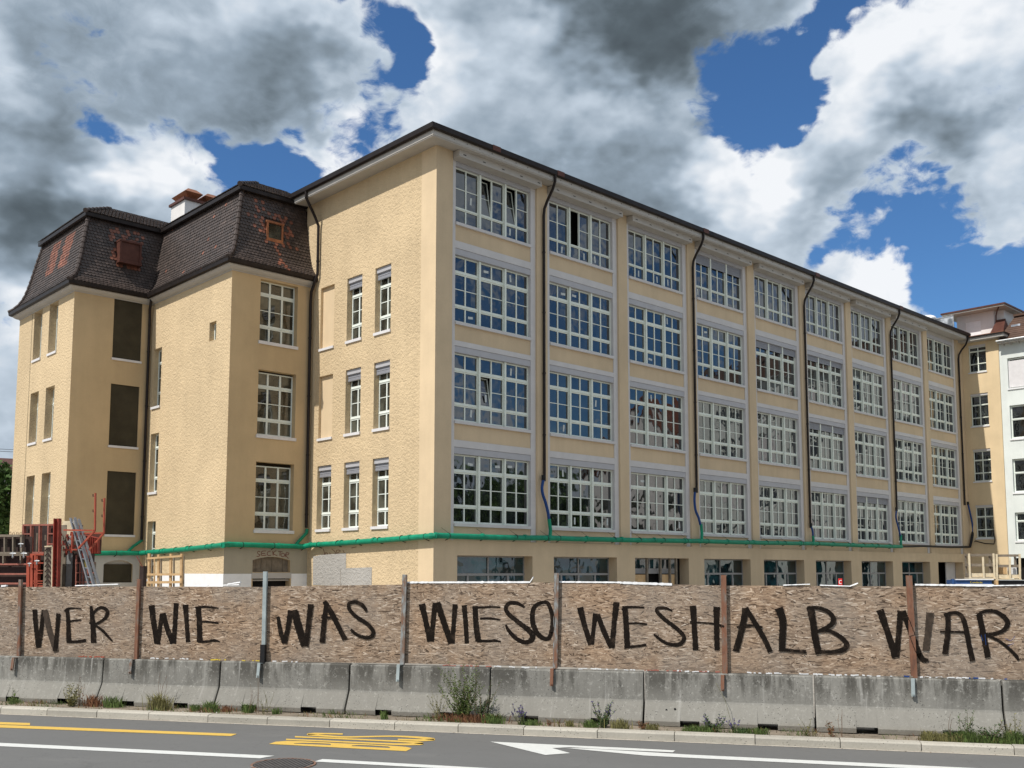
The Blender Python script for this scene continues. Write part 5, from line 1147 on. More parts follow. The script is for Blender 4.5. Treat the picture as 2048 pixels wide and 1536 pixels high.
mb = MB(); prect(mb, n0 + .30, 50, 1051, 66, 1106, .02); prect(mb, n0 + .30, 98, 1051, 108, 1106, .02); prect(mb, n0 + .9, 64, 1051, 98, 1106, .02); mb.build('plywood', M['ply'], f2_)
mb = MB()
for (u0, v0, u1, v1, w_) in [(48, 1050.5, 109, 1049.5, 3), (48.5, 1050, 48.5, 1106, 3), (64, 1051, 62.5, 1106, 2.6), (81, 1051, 80, 1106, 2.4), (98.5, 1051, 97, 1106, 2.4), (49, 1068, 64, 1068, 2.2), (50, 1088, 63, 1088, 2.6), (98, 1067.5, 108, 1067.5, 2.4), (55, 1106, 90, 1106, 4), (98, 1088, 108, 1088, 2.2), (60, 1110, 92, 1110, 2)]: pb(mb, n0 + .18, u0, v0, u1, v1, w_, .10)
mb.build('frame', M['salmon'], f2_)
mb = MB()
for (u0, v0, u1, v1, w_) in [(75.5, 1066, 74, 1105, 3), (92, 1070, 91, 1105, 2.4)]: pb(mb, n0 + .6, u0, v0, u1, v1, w_, .06)
mb.build('timber', M['oldwood'], f2_)
f3_ = empty('concrete_form', rd(-15, n0 + .1, 0), 'orange red narrow formwork box standing below the faded red frame', 'formwork panel', 'concrete forms at the left')
mb = MB()
for (u0, v0, u1, v1, w_) in [(59, 1112, 57, GV, 6), (66, 1108, 65, GV, 5), (73, 1110, 72.5, GV, 3.4), (77, 1112, 75, GV, 2.6), (63, 1109, 90, 1109, 3), (70, 1126, 90, 1126, 2), (76, 1141, 88, 1141, 2), (78, 1146.5, 88, 1146.5, 1.6), (70, 1162, 88, 1162, 2), (70, 1167, 88, 1167, 2), (80, 1172, 90, 1172, 3)]: pb(mb, n0 - .05, u0, v0, u1, v1, w_, .12)
mb.build('frame', M['orange'], f3_)
mb = MB(); prect(mb, n0 + .12, 60, 1110, 90, 1300, .02, zb=0); mb.build('plywood', M['ply'], f3_)
lc = empty('lattice_column', rd(-14.8, n0 - .2, 0), 'grey column board with herringbone slats beside the tall red beam', 'formwork column')
mb = MB(); prect(mb, n0 - .2, 89.5, 1092, 106, 1300, .16, zb=0); mb.build('board', M['oldwood'], lc)
mb = MB(); v = 1096
while v < 1300: pb(mb, n0 - .23, 95, v, 104, v + 12, 2.0, .03); pb(mb, n0 - .23, 90, v + 6, 95, v, 1.6, .03); v += 10.5
mb.build('slat', M['ply'], lc, kind='stuff')
mb = MB(); pb(mb, n0 - .24, 105, 1094, 101.5, GV, 1.8, .03); pb(mb, n0 - .24, 89.5, 1093, 105, 1092, 1.8, .03); mb.build('pale_edge', M['palewood'], lc)
rb_ = empty('red_beam', rd(-14.5, n0 - .3, 0), 'tall upright bright red steel channel, highest of the formwork at the left', 'steel beam')
mb = MB(); pb(mb, n0 - .3, 115, 1037, 109, GV, 9.5, .03); pb(mb, n0 - .34, 110.6, 1037, 104.6, GV, 1.4, .12); pb(mb, n0 - .34, 119.5, 1037, 113.5, GV, 1.4, .12); mb.build('channel', M['redsteel'], rb_)
mb = MB(); v = 1128
while v < 1300: pb(mb, n0 - .33, 109, v, 115, v + 8, 1.4, .02); v += 9
pb(mb, n0 - .33, 107, 1121, 118, 1121, 1, .02); mb.build('stripe', M['rustred'], rb_, kind='stuff')
stk = empty('panel_stack', rd(-13.5, n0 + .4, 0), 'dark stack of upright formwork panels and boards between the red beam and the ladders', 'panel stack')
cols_ = ['oldwood', 'oldwood', 'ply', 'steel', 'ply', 'redsteel', 'ply', 'oldwood', 'ply', 'steel', 'redsteel', 'ply', 'oldwood']
u = 119.5
for k, cn in enumerate(cols_):
    w_ = [3.5, 4.5, 6, 2, 3.5, 4.5, 6, 3, 5, 1.5, 3.2, 8, 3][k]; mb = MB(); prect(mb, n0 + .25 + (k % 3) * .08, u, 1064 + [30, 10, 4, 8, 12, 2, 16, 30, 44, 52, 30, 44, 60][k], u + w_, 1300, .10, zb=0); mb.build('upright_panel', M[cn], stk); u += w_ + .6
mb = MB(); 
for (u0, v0, u1, v1, w_) in [(152, 1126, 190, 1126, 1.6), (152, 1145.5, 192, 1145.5, 1.6), (152, 1164, 190, 1164, 1.8), (153, 1110, 151, GV, 1.8), (161, 1124, 159, GV, 1.8), (167, 1124, 166, GV, 1.6), (175, 1104, 180, GV, 2)]: pb(mb, n0 + .2, u0, v0, u1, v1, w_, .05)
mb.build('red_grid', M['salmon'], stk)
mb = MB(); random.seed(5)
for k in range(46):
    u0 = random.uniform(121, 152); v0 = random.uniform(1062, 1102); pb(mb, n0 + .1, u0, v0, u0 + random.uniform(-3, 4), v0 + random.uniform(4, 14), random.uniform(1.2, 2.6), .05, random.choice([0, 0, 1, 2]))
mb.build('clamp_tangle', [M['redsteel'], M['oldwood'], M['ply']], stk, kind='stuff')
bd = empty('board_bundle', rd(-14, n0 + .3, 0), 'greenish grey boards leaning behind the aluminium ladders', 'boards')
mb = MB(); prect(mb, n0 + .35, 126, 1042, 141, 1200, .04, zb=0); mb.build('board', M['palewood'], bd); mb = MB(); prect(mb, n0 + .34, 123, 1050, 126.5, 1200, .04, zb=0); mb.build('board', M['oldwood'], bd)
ct = empty('ribbed_tray', rd(-13, n0 + .6, 0), 'dark red ribbed steel tray on the formwork, right of the ladders', 'steel tray')
mb = MB(); prect(mb, n0 + .75, 162, 1068, 200, 1108, .05); prect(mb, n0 + .75, 154, 1050, 163, 1066, .05); mb.build('back_sheet', M['rustred'], ct)
mb = MB(); u = 163
while u < 200: pb(mb, n0 + .68, u, 1068 + (u - 163) * .22, u, 1107, 1.3, .08); u += 3.4
for q in (155, 158, 161): pb(mb, n0 + .68, q, 1050, q, 1066, 1, .08)
pb(mb, n0 + .67, 160, 1068, 200, 1077, 1.6, .08); mb.build('rib', M['redsteel'], ct, kind='stuff')
for j, (u0, v0, u1, v1, lb) in enumerate([(141, 1036, 186, 1200, 'aluminium ladder leaning on the formwork, left one of the two'), (150, 1035, 199, 1200, 'aluminium ladder with yellow band leaning on the formwork, right one of the two')]):
    ld = empty('ladder', at_n(u0, v0, n0 - .1), lb, 'ladder', 'aluminium ladders'); nn_ = n0 - .25 + j * .12; wd_ = 9.5
    for k, du in enumerate((0, wd_)): mb = MB(); pb(mb, nn_, u0 + du * .8, v0 + k * 3, u1 + du * 1.25 + 35, 1325, 2.3, .07); mb.build('ladder_rail', M['alu'], ld)
    mb = MB()
    for k in range(16):
        t = (k + .5) / 16; ua = u0 + (u1 + 35 - u0) * t; va = v0 + (1325 - v0) * t; pb(mb, nn_, ua, va, ua + wd_ * (.8 + .45 * t), va + 1.0, 1.6, .04)
    mb.build('rung', M['alu'], ld, kind='stuff')
    if j == 1: mb = MB(); pb(mb, nn_ - .05, 164, 1103, 169, 1120, 3.2, .08); mb.build('band', M['redsteel'], ld); mb = MB(); pb(mb, nn_ - .05, 169, 1121, 174, 1136, 3.2, .08); mb.build('band', M['yellowp'], ld)
for j, (top, kn, ft, ar, lb) in enumerate([((191, 986), (190, 1061), (157, 1097), (128, 1060), 'orange red guard rail bracket with tall post, the left and taller one'), ((209, 996), (208, 1066), (178, 1101), (158, 1067), 'orange red guard rail bracket with tall post, the right and lower one')]):
    gr = empty('guard_bracket', at_n(*kn, n0), lb, 'scaffold bracket', 'guard rail brackets'); nn_ = n0 - .35 + j * .25
    mb = MB(); pb(mb, nn_, *top, *kn, 2.4, .045); mb.build('post', M['orange'], gr)
    mb = MB(); pb(mb, nn_, *kn, *ft, 3.0, .045); mb.build('strut', M['orange'], gr)
    mb = MB(); pb(mb, nn_, *ar, *kn, 2.8, .045); mb.build('arm', M['orange'], gr)
    mb = MB()
    for q in (7, 38): pb(mb, nn_, top[0] - 5, top[1] + q, top[0], top[1] + q, 1.0, .03); pb(mb, nn_, top[0] - 5, top[1] + q - 5, top[0] - 5, top[1] + q, .9, .03)
    mb.build('rail_hook', M['rustred'], gr)
mb = MB(); pb(mb, n0 - .1, 127, 1100, 155, 1099, 2.6, .06); pb(mb, n0 - .1, 146, 1064, 144, 1098, 2.6, .06); mb.build('cross_rail', M['orange'], stk)
def clampthing(u, v, r, lb):
    c_ = at_n(u, v, n0 - .2); e = empty('formwork_clamp', c_, lb, 'clamp', 'steel formwork clamps'); mb = MB()
    sc_ = (c_ - CAM).length / FOC; R_ = r * sc_ * .55
    mb.tube([c_ - T * R_ * 2, c_ - T * R_, c_ + T * R_, c_ + T * R_ * 2], [R_ * .3, R_ * .55, R_ * .55, R_ * .3], 8); mb.tube([c_ + Vector((0, 0, R_)), c_ - Vector((0, 0, R_ * 1.9))], [R_ * .35, R_ * .55], 8); mb.build('clamp_body', M['steel'], e)
    mb = MB(); mb.tube([c_ - Vector((0, 0, R_ * 1.8)), c_ - Vector((0, 0, R_ * 2.6))], [R_ * .7, R_ * .3], 8); mb.build('wing_nut', M['steel'], e)
for (u, v, r, lb) in [(42, 1088, 5, 'steel formwork clamp, topmost of the group at the left'), (26, 1107, 6, 'steel formwork clamp in the lower left of the group'), (48, 1107, 6, 'steel formwork clamp right of the lower pair, below the topmost'), (59, 1127, 4, 'small steel clamp on the rail end left of the orange box'), (74, 1122, 5, 'steel clamp lying across the orange red box')]: clampthing(u, v, r, lb)
mb = MB()
for k in range(4):
    p = at_n(20 + k * 7.2, 1069.5, n0 + .05); mb.tube([p + T * (-.030), p + T * (-.030) + Vector((0, 0, .05)), p + Vector((0, 0, .075)), p + T * .030 + Vector((0, 0, .05)), p + T * .030], .007, 5)
mb.build('wire_loops', M['rust'], f1_)
# timber rail frame in front of the mansard wing
nn_ = 17.0; tr_ = empty('timber_railing', at_n(330, 1170, nn_), 'light timber railing frame standing in front of the mansard wing', 'timber frame')
for (u0, v0, u1, v1, w_) in [(298.5, 1107, 297.5, 1250, 4), (317.5, 1109, 316, 1250, 3.6), (342, 1107.5, 340, 1250, 4), (363.5, 1107.5, 361, 1250, 4.2)]: mb = MB(); pb(mb, nn_, u0, v0, u1, v1, w_, .08); mb.build('upright', M['wood'], tr_)
for (u0, v0, u1, v1, w_) in [(294, 1117, 364, 1112, 3.5), (293, 1149, 364, 1149, 4), (293, 1165, 364, 1164, 4.5), (309, 1116, 308, 1180, 2)]: mb = MB(); pb(mb, nn_ - .07, u0, v0, u1, v1, w_, .04); mb.build('cross_board', M['wood'], tr_)
mb = MB()
for (u0, w_) in ((304, 2), (322.5, 2.2), (348, 2.4), (367.5, 2)): pb(mb, nn_ + .5, u0, 1112, u0 - 1, 1250, w_, .05)
mb.build('rear_upright', M['oldwood'], tr_)
mb = MB(); p = at_n(280, 1132, 15.0); prect(mb, 15.0, 279.5, 1132, 285, 1200, .2, zb=0); mb.build('dark_post', M['ply'], origin=p, tagd=('dark narrow post beside the arched basement window of the mansard wing', 'post'))
mb = MB(); mb.tube([at_n(273, 1112, 15.0), at_n(285, 1134, 15.0)], .015, 5); mb.build('tie_rod', M['graff'], origin=p, tagd=('thin red rod leaning from the dark narrow post to the wall', 'rod'))
# right side: timber crates on a blue skip
nn_ = 30.0
def crate(u0, u1, vt, vb, lb, skew=0):
    e = empty('timber_crate', at_n(u0, vb, nn_), lb, 'crate', 'timber crates on the site')
    a = at_n(u0, vb, nn_); b = at_n(u1, vb, nn_); h = at_n(u0, vt, nn_).z - a.z; s0, s1, z0 = s_of(a), s_of(b), a.z; dp = .9
    for (s_, n_) in ((s0, 0), (s1, 0), (s0 + .03, dp), (s1 + .03, dp), ((s0 + s1) / 2 + .06, 0)):
        mb = MB(); hh_ = h if n_ or abs(s_ - (s0 + s1) / 2) > .2 else h * .86; q = rd(s_, nn_ + n_, z0); mb.bar(q, q + Vector((0, 0, hh_)) + T * skew, .075, .06, T); mb.build('corner_post', M['palewood'] if n_ == 0 else M['oldwood'], e)
    for (z_, w_, mt_) in ((h * .94, .09, 'oldwood'), (h * .52, .11, 'oldwood'), (h * .10, .15, 'palewood')):
        for n_ in (.045, dp - .05): mb = MB(); mb.bar(rd(s0, nn_ + n_, z0 + z_) + T * skew * z_ / h, rd(s1, nn_ + n_, z0 + z_) + T * skew * z_ / h, w_, .03, (0, 0, 1)); mb.build('side_board', M[mt_], e)
        for s_ in (s0, s1): mb = MB(); mb.bar(rd(s_, nn_ + .05, z0 + z_), rd(s_, nn_ + dp, z0 + z_), w_, .03, (0, 0, 1)); mb.build('side_board', M['oldwood'], e)
    mb = MB(); mb.bar(rd(s0 - .06, nn_ + .4, z0 - .03), rd(s1 + .06, nn_ + .4, z0 - .03), .9, .06, N); mb.build('pallet_base', M['palewood'], e)
    return e
crate(1940, 1989, 1107, 1155, 'open timber crate on the blue skip, the left one of the two', 0)
crate(1994, 2040, 1108, 1158, 'open timber crate holding cartons, the right one of the two', .03)
for (u0, u1, v0, v1, mt_, lb) in [(1998, 2014, 1132, 1147, 'wood', 'small tan carton inside the right timber crate'), (2018, 2034, 1132, 1147, 'foil', 'small white carton inside the right timber crate')]:
    a = at_n(u0, v1, nn_ + .3); mb = MB(); prect(mb, nn_ + .3, u0, v0, u1, v1 + 8, .3); mb.build('carton', M[mt_], origin=a, tagd=(lb, 'carton'))
sk_ = empty('blue_skip', at_n(1945, 1168, nn_ - .3), 'dark blue steel container with white band carrying the timber crate at the right', 'container')
mb = MB(); prect(mb, nn_ - .35, 1908, 1160.5, 1990, 1300, 1.7, zb=0); mb.build('body', M['bluebox'], sk_)
mb = MB(); prect(mb, nn_ - .37, 1911, 1168, 1988, 1180, .01); prect(mb, nn_ - .42, 1911, 1158, 1988, 1160, .06); mb.build('white_band', M['whitep'], sk_)
mb = MB(); prect(mb, nn_ - .40, 1904, 1158, 1909.5, 1180, .3, zb=0); mb.build('lifting_lug', M['bluebox'], sk_)
tx = bpy.data.curves.new('plate_text', 'FONT'); tx.body = 'Condecta'; tx.size = .12; tx.extrude = .003; tmp_ = bpy.data.objects.new('tmp_text', tx); COL.objects.link(tmp_); bpy.context.view_layer.update(); me_ = bpy.data.meshes.new_from_object(tmp_.evaluated_get(bpy.context.evaluated_depsgraph_get())); bpy.data.objects.remove(tmp_); to = bpy.data.objects.new('name_lettering', me_); COL.objects.link(to); to['kind'] = 'stuff'
to.parent = sk_; pt_ = at_n(1940, 1166.6, nn_ - .375); to.location = pt_ - ORG[sk_.name]; to.rotation_euler = Matrix((T, Vector((0, 0, 1)), T.cross(Vector((0, 0, 1))))).transposed().to_euler(); me_.materials.append(M['yellowf'])
s2_ = empty('low_container', at_n(2020, 1165, nn_ - .2), 'dark low container with grey top edge under the right timber crate', 'container')
mb = MB(); prect(mb, nn_ - .2, 1999, 1161, 2110, 1300, 1.5, zb=0); mb.build('body', M['black'], s2_); mb = MB(); prect(mb, nn_ - .26, 1999, 1159.5, 2110, 1161.5, .1); prect(mb, nn_ - .24, 2001, 1172, 2110, 1175, .02); mb.build('top_edge', M['steel'], s2_); mb = MB(); prect(mb, nn_ - .28, 1991, 1161, 2003, 1300, .3, zb=0); mb.build('corner_board', M['wood'], s2_)
mb = MB(); prect(mb, 12.0, 1676.5, 1157, 1685, 1180, .06, zb=1.5); mb.build('flag', M['redp'], (rmk := empty('red_marker', at_n(1680, 1165, 12.0), 'small red plastic marker with white sign peeking over the boards above the L and B', 'marker')))
mb = MB(); stroke(mb, [(1683, 1161, 1.4), (1679, 1161.5, 1.4), (1679, 1167, 1.4), (1683, 1167, 1.4)], lambda u, v: at_n(u, v, 11.99), 0, 2); mb.build('white_sign', M['whitep'], rmk)
mb = MB(); mb.tube([rd(s_of(at_n(1680, 1165, 12.0)), 12.05, 0), rd(s_of(at_n(1680, 1165, 12.0)), 12.05, 1.9)], .02, 6); mb.build('pole', M['steel'], rmk)

# ------------------------------------------------------------------ weeds along the kerb
def weed(u, v, hpx, spread, nst, lab, leaf='leafg', lsize=.018, dens=26, flower=None, low=.0, stem='stem', seed=0, cat='weed', bendy=.35):
    rnd = random.Random(seed + int(u)); c_ = at_z(u, v, .12); nn = (c_ - K0).dot(N); c_ = rd(s_of(c_), min(max(nn, .30), .58), .115)
    H = hpx / FOC * (c_ - CAM).length; dens = int(dens * 1.3); lsize *= 1.15; e = empty('weed', c_, lab, cat, 'weeds growing at the foot of the barriers'); ms = MB(); ml = MB(); mf = MB(); nfl = 0
    for i in range(nst):
        h = H * rnd.uniform(.45, 1.0); a = rnd.uniform(-1, 1) * spread; dpt = rnd.uniform(-.05, .07); r0 = rnd.uniform(-.35, .35) * spread * .6
        pts = []; kx = rnd.uniform(-1, 1) * bendy * h * .3
        for k in range(6):
            t = k / 5; pts.append(c_ + T * (r0 + a * t ** 1.15 + kx * math.sin(t * 3)) + N * (dpt * (1 + t * .5)) + Vector((0, 0, h * t)))
        ms.tube(pts, [.0032 * (1.15 - k / 6) + .0008 for k in range(6)], 4, caps=False)
        for k in range(dens):
            t = rnd.uniform(low, 1.0); j = min(int(t * 5), 4); p = pts[j].lerp(pts[j + 1], t * 5 - j); az = rnd.uniform(0, 6.28); d = (T * math.cos(az) + N * math.sin(az) + Vector((0, 0, rnd.uniform(.1, 1.0)))).normalized()
            L = lsize * rnd.uniform(.6, 1.7) * (1.25 - .6 * t); sd = d.cross(Vector((rnd.uniform(-1, 1), rnd.uniform(-1, 1), rnd.uniform(-1, 1)))).normalized(); b0 = p + d * L * .3
            ml.face([b0, b0 + d * L * .8 + sd * L * .42, b0 + d * L * 1.9, b0 + d * L * .8 - sd * L * .42], 0, rnd.uniform(-.4, .7))
        if flower:
            for k in range(flower[1]):
                t = rnd.uniform(.6, 1); j = min(int(t * 5), 4); p = pts[j].lerp(pts[j + 1], t * 5 - j) + Vector((rnd.uniform(-1, 1), rnd.uniform(-1, 1), rnd.uniform(-1, 1))) * .010; q = .010 * rnd.uniform(.7, 1.4)
                mf.face([p + T * q, p + Vector((0, 0, q)), p - T * q, p - Vector((0, 0, q))]); mf.face([p + N * q, p + Vector((0, 0, q)), p - N * q, p - Vector((0, 0, q))]); nfl += 1
    ms.build('stems', M[stem], e, kind='stuff'); ml.build('leaves', M[leaf], e, kind='stuff')
    if nfl: mf.build('flowers', M[flower[0]], e, kind='stuff')
    return e
def tuft(u, v, hpx, wd, n, lab, leaf='leafg', seed=1):
    rnd = random.Random(seed + int(u)); c_ = at_z(u, v, .12); nn = (c_ - K0).dot(N); c_ = rd(s_of(c_), min(max(nn, .26), .56), .11); H = hpx / FOC * (c_ - CAM).length
    ml = MB()
    for i in range(n):
        b = c_ + T * rnd.gauss(0, wd * .45) + N * rnd.uniform(-.07, .09); h = H * rnd.uniform(.3, 1.0); d = T * rnd.uniform(-.6, .6) + N * rnd.uniform(-.4, .3); w_ = T * rnd.uniform(.003, .007) + N * .002
        m1 = b + d * h * .35 + Vector((0, 0, h * .65)); t1 = b + d * h * .95 + Vector((0, 0, h * rnd.uniform(.75, 1)))
        ml.face([b - w_, b + w_, m1 + w_ * .8, m1 - w_ * .8], 0, rnd.uniform(-.5, .7)); ml.face([m1 - w_ * .8, m1 + w_ * .8, t1], 0, rnd.uniform(-.5, .7))
    return ml.build('weed', M[leaf], origin=c_, tagd=(lab, 'weed', 'weeds growing at the foot of the barriers'))
tuft(28, 1407, 14, .10, 90, 'tiny green tuft at the foot of the barrier at the left photo edge')
weed(28, 1405, 30, .05, 3, 'thin green seedling near the left photo edge', dens=12)
weed(143, 1412, 45, .16, 12, 'green and brown weed clump below the letters ER', 'leafy', .016, 26); weed(160, 1411, 72, .10, 5, 'tall dry reddish stalks left of the second barrier joint', 'leafr', .010, 10, stem='deadstem')
tuft(185, 1412, 26, .16, 160, 'reddish dry tuft at the barrier joint below the letter R', 'leafr'); tuft(225, 1414, 26, .20, 170, 'green grass tuft just right of the barrier joint below WER')
weed(317, 1418, 66, .10, 5, 'tall dry stalks with small heads below the letter W of WIE', 'leafr', .008, 5, stem='deadstem', low=.7); tuft(318, 1419, 38, .20, 260, 'olive green grass tuft below the word WIE', 'leafy')
tuft(390, 1421, 16, .10, 90, 'small green tuft left of the leafy green one below WIE'); tuft(421, 1423, 26, .13, 170, 'bright green leafy tuft below the E of WIE'); tuft(452, 1423, 16, .12, 90, 'low brownish tuft right of the bright green one', 'leafr'); tuft(495, 1425, 24, .10, 110, 'green tuft left of the tall dry twig')
weed(514, 1427, 112, .05, 2, 'tall leafless dark twig below the galvanised post', 'leafr', .006, 6, stem='deadstem'); weed(497, 1426, 60, .12, 3, 'bare branching twig left of the galvanised post hook', 'leafr', .006, 4, stem='deadstem')
weed(530, 1427, 46, .12, 5, 'sparse olive stalks right of the tall dry twig', 'leafy', .010, 12); tuft(553, 1427, 16, .08, 70, 'tiny green sprout below the letter W of WAS'); tuft(768, 1437, 22, .06, 60, 'single small green sprout in a dark barrier slot')
weed(925, 1442, 112, .42, 42, 'tall bushy green weed, the biggest plant at the barriers, left of the barrier joint', 'leafg', .015, 52, low=.12); weed(958, 1444, 92, .34, 20, 'dark seed headed weed growing into the big green bush from the right', 'leafd', .013, 34, stem='deadstem', low=.3)
weed(880, 1440, 56, .22, 12, 'pale thin weed at the left flank of the big green bush', 'leafy', .011, 22); tuft(935, 1443, 22, .50, 420, 'brownish litter and low growth under the big green bush', 'leafr'); tuft(985, 1446, 26, .18, 220, 'bright green low patch at the right foot of the big bush')
weed(1042, 1449, 44, .13, 12, 'violet flowering weed below the letter O', 'leafd', .011, 18, ('violet', 8)); tuft(1060, 1449, 14, .18, 200, 'flat dark green leafy patch beside the violet flowers'); weed(1098, 1450, 16, .05, 4, 'little brownish weed below the fifth post', 'leafr', .010, 16)
tuft(1140, 1451, 14, .08, 70, 'tiny yellow green tuft left of the second violet plant', 'leafy'); weed(1205, 1455, 52, .22, 16, 'grey green weed with violet flowers left of the barrier joint below E', 'leafd', .013, 34, ('violet', 4)); tuft(1180, 1453, 18, .12, 150, 'bright green low leaves left of the grey green violet weed'); tuft(1240, 1457, 26, .16, 150, 'yellowish grass at the barrier joint below the letter S', 'leafy')
weed(1283, 1459, 20, .08, 7, 'reddish low weed just left of the barrier joint below WESH', 'leafr', .013, 20); tuft(1303, 1459, 16, .10, 110, 'yellow green low tuft just right of the barrier joint below WESH', 'leafy')
weed(1425, 1463, 36, .20, 14, 'dark green weed with violet flowers below the sixth post', 'leafd', .013, 30, ('violet', 4)); tuft(1400, 1463, 16, .28, 300, 'low green leaves with yellow tips left of the sixth post'); weed(1468, 1464, 28, .10, 7, 'violet flowers right of the sixth post hook', 'leafd', .010, 14, ('violet', 7)); tuft(1485, 1465, 14, .14, 110, 'low grey green tuft right of the sixth post hook', 'leafd')
ms_ = MB(); ms_.tube([rd(s_of(at_z(1466, 1463, .12)), .55, .12), at_n(1450, 1400, .62), at_n(1432, 1366, .66)], .0035, 4); ms_.build('weed', M['stem'], origin=at_z(1466, 1463, .12), tagd=('single long bare stalk leaning left across the light barrier', 'weed', 'weeds growing at the foot of the barriers'))
tuft(1515, 1468, 16, .16, 170, 'green tuft in the dark barrier slot below the letter A'); weed(1612, 1471, 36, .10, 6, 'yellowish stalks left of the barrier joint below B', 'leafy', .010, 12); weed(1662, 1473, 26, .08, 6, 'small orange brown weed right of the barrier joint below B', 'leafr', .014, 18); weed(1684, 1474, 56, .05, 3, 'bare thin twigs below the letter B', 'leafr', .006, 4, stem='deadstem')
tuft(1858, 1481, 24, .12, 160, 'olive tuft at the left end of the long green patch', 'leafy'); tuft(1895, 1483, 20, .24, 420, 'low olive green growth in the middle of the long green patch', 'leafy'); tuft(1935, 1485, 28, .22, 420, 'dense bright green growth below the letter A of WAR')
weed(1905, 1483, 80, .03, 2, 'tall single twig rising from the long green patch', 'leafr', .006, 6, stem='deadstem'); weed(1938, 1486, 56, .14, 9, 'leafy upright weed in the long green patch', 'leafd', .013, 26); weed(1985, 1488, 40, .20, 16, 'twiggy dark weed left of the last barrier joint', 'leafd', .014, 30, stem='deadstem'); tuft(1992, 1489, 18, .26, 320, 'low green carpet left of the last barrier joint')
weed(2030, 1491, 52, .16, 12, 'yellowish weed in front of the cracked barrier at the right edge', 'leafy', .012, 20); tuft(2040, 1492, 30, .20, 320, 'dark green tuft at the right photo edge')

# low patchy growth and litter all along the foot of the barriers
rnd = random.Random(77); ml = MB()
for k in range(5200):
    s_ = rnd.uniform(-11, 9); dn_ = noise.noise(Vector((s_ * 1.1, 3.3, 0))) + .5 * noise.noise(Vector((s_ * 4.0, 9.1, 0)))
    if rnd.random() > max(.05, .22 + dn_ * 1.1): continue
    n_ = rnd.choice((rnd.uniform(.19, .34), rnd.gauss(.58, .05))); n_ = min(max(n_, .18), .645); b = rd(s_, n_, .11); h = rnd.uniform(.012, .055) * (1.1 + dn_); d = T * rnd.uniform(-.8, .8) + N * rnd.uniform(-.6, .3); w_ = T * rnd.uniform(.002, .005) + N * .0015
    mi = 0 if noise.noise(Vector((s_ * 2.3, 0, 8))) > .0 else (1 if rnd.random() < .6 else 2)
    ml.face([b - w_, b + w_, b + d * h * .5 + w_ * .7 + Vector((0, 0, h * .8)), b + d * h + Vector((0, 0, h * 1.2))], mi, rnd.uniform(-.5, .6))
ml.build('ground_growth', [M['leafg'], M['leafy'], M['leafr']], kind='stuff')['label'] = 'low patchy grass and moss along the foot of the barriers'
ml = MB()
for k in range(1100):
    s_ = rnd.uniform(-11, 9); n_ = rnd.choice((rnd.uniform(.05, .3), rnd.gauss(.55, .07), rnd.uniform(-.10, .0))); z_ = .128 if n_ > .02 else .008
    if .62 < n_ < 1.3: continue
    b = rd(s_, n_, z_); a = Vector((rnd.gauss(0, 1), rnd.gauss(0, 1), rnd.gauss(0, .3))).normalized() * rnd.uniform(.004, .014); c_ = Vector((-a.y, a.x, 0)) * rnd.uniform(.3, .8)
    ml.face([b - a, b + c_, b + a, b - c_], rnd.choice((0, 0, 1, 2)), 0)
ml.build('litter', [M['soil'], M['deadstem'], M['paper']], kind='stuff')['label'] = 'dry leaves, grit and scraps on the kerb and verge'

# ------------------------------------------------------------------ far left: house and trees; right beyond the photo: trees and a red roofed house seen in the glass
def tree(c_, h, r, label, seed=0, nl=2600, cat='tree', ls=.20, trunk_r=.22):
    rnd = random.Random(seed); c_ = Vector(c_); e = empty('tree', c_, label, cat, 'trees around the site'); mb = MB(); top = c_ + Vector((0, 0, h * .75))
    mb.tube([c_, c_ + Vector((0, 0, h * .25)), c_ + Vector((.1, .1, h * .5)), top], [trunk_r, trunk_r * .8, trunk_r * .5, trunk_r * .15], 8)
    cl = []
    for k in range(26):
        az = rnd.uniform(0, 6.28); el = rnd.uniform(-.5, 1.2); rr_ = r * rnd.uniform(.35, .85); q = c_ + Vector((0, 0, h - r * 1.0)) + Vector((math.cos(az) * math.cos(el) * rr_, math.sin(az) * math.cos(el) * rr_, math.sin(el) * rr_ * 1.0)); cl.append((q, r * rnd.uniform(.22, .42)))
        if k % 3 == 0: mb.tube([c_ + Vector((0, 0, h * rnd.uniform(.25, .5))), q], [trunk_r * .3, .02], 5)
    mb.build('trunk', M['trunk'], e)
    ml = MB()
    for k in range(nl):
        q, cr = rnd.choice(cl); v = Vector((rnd.gauss(0, 1), rnd.gauss(0, 1), rnd.gauss(0, 1))).normalized() * cr * rnd.uniform(.55, 1.1); p = q + v
        a = Vector((rnd.gauss(0, 1), rnd.gauss(0, 1), rnd.gauss(0, 1))).normalized(); b = a.cross(Vector((rnd.gauss(0, 1), rnd.gauss(0, 1), rnd.gauss(0, 1)))).normalized(); L = ls * rnd.uniform(.6, 1.4)
        ml.face([p - a * L, p + b * L * .6, p + a * L, p - b * L * .6], 0, rnd.uniform(-.5, .8))
    ml.build('crown', M['crown'], e, kind='stuff'); return e
def along(u, v, dist): r = ray(u, v); r.z = 0; r.normalize(); return Vector((CAM.x, CAM.y, 0)) + r * dist
tree(along(-40, 1000, 62), 8.7, 2.5, 'bushy green tree at the left photo edge, in front of the grey house', 3, 3400, ls=.16)
tree(along(14, 1040, 88), 7.6, 2.3, 'smaller dark tree behind the bushy one at the left photo edge', 4, 2200, ls=.15)
hp = along(-60, 1000, 98); hs = empty('far_house', hp, 'grey house with dark red roof half hidden by trees at the left photo edge', 'house'); hx = (Vector((hp.x, hp.y, 0)) - Vector((CAM.x, CAM.y, 0))).normalized(); hy = Vector((-hx.y, hx.x, 0))
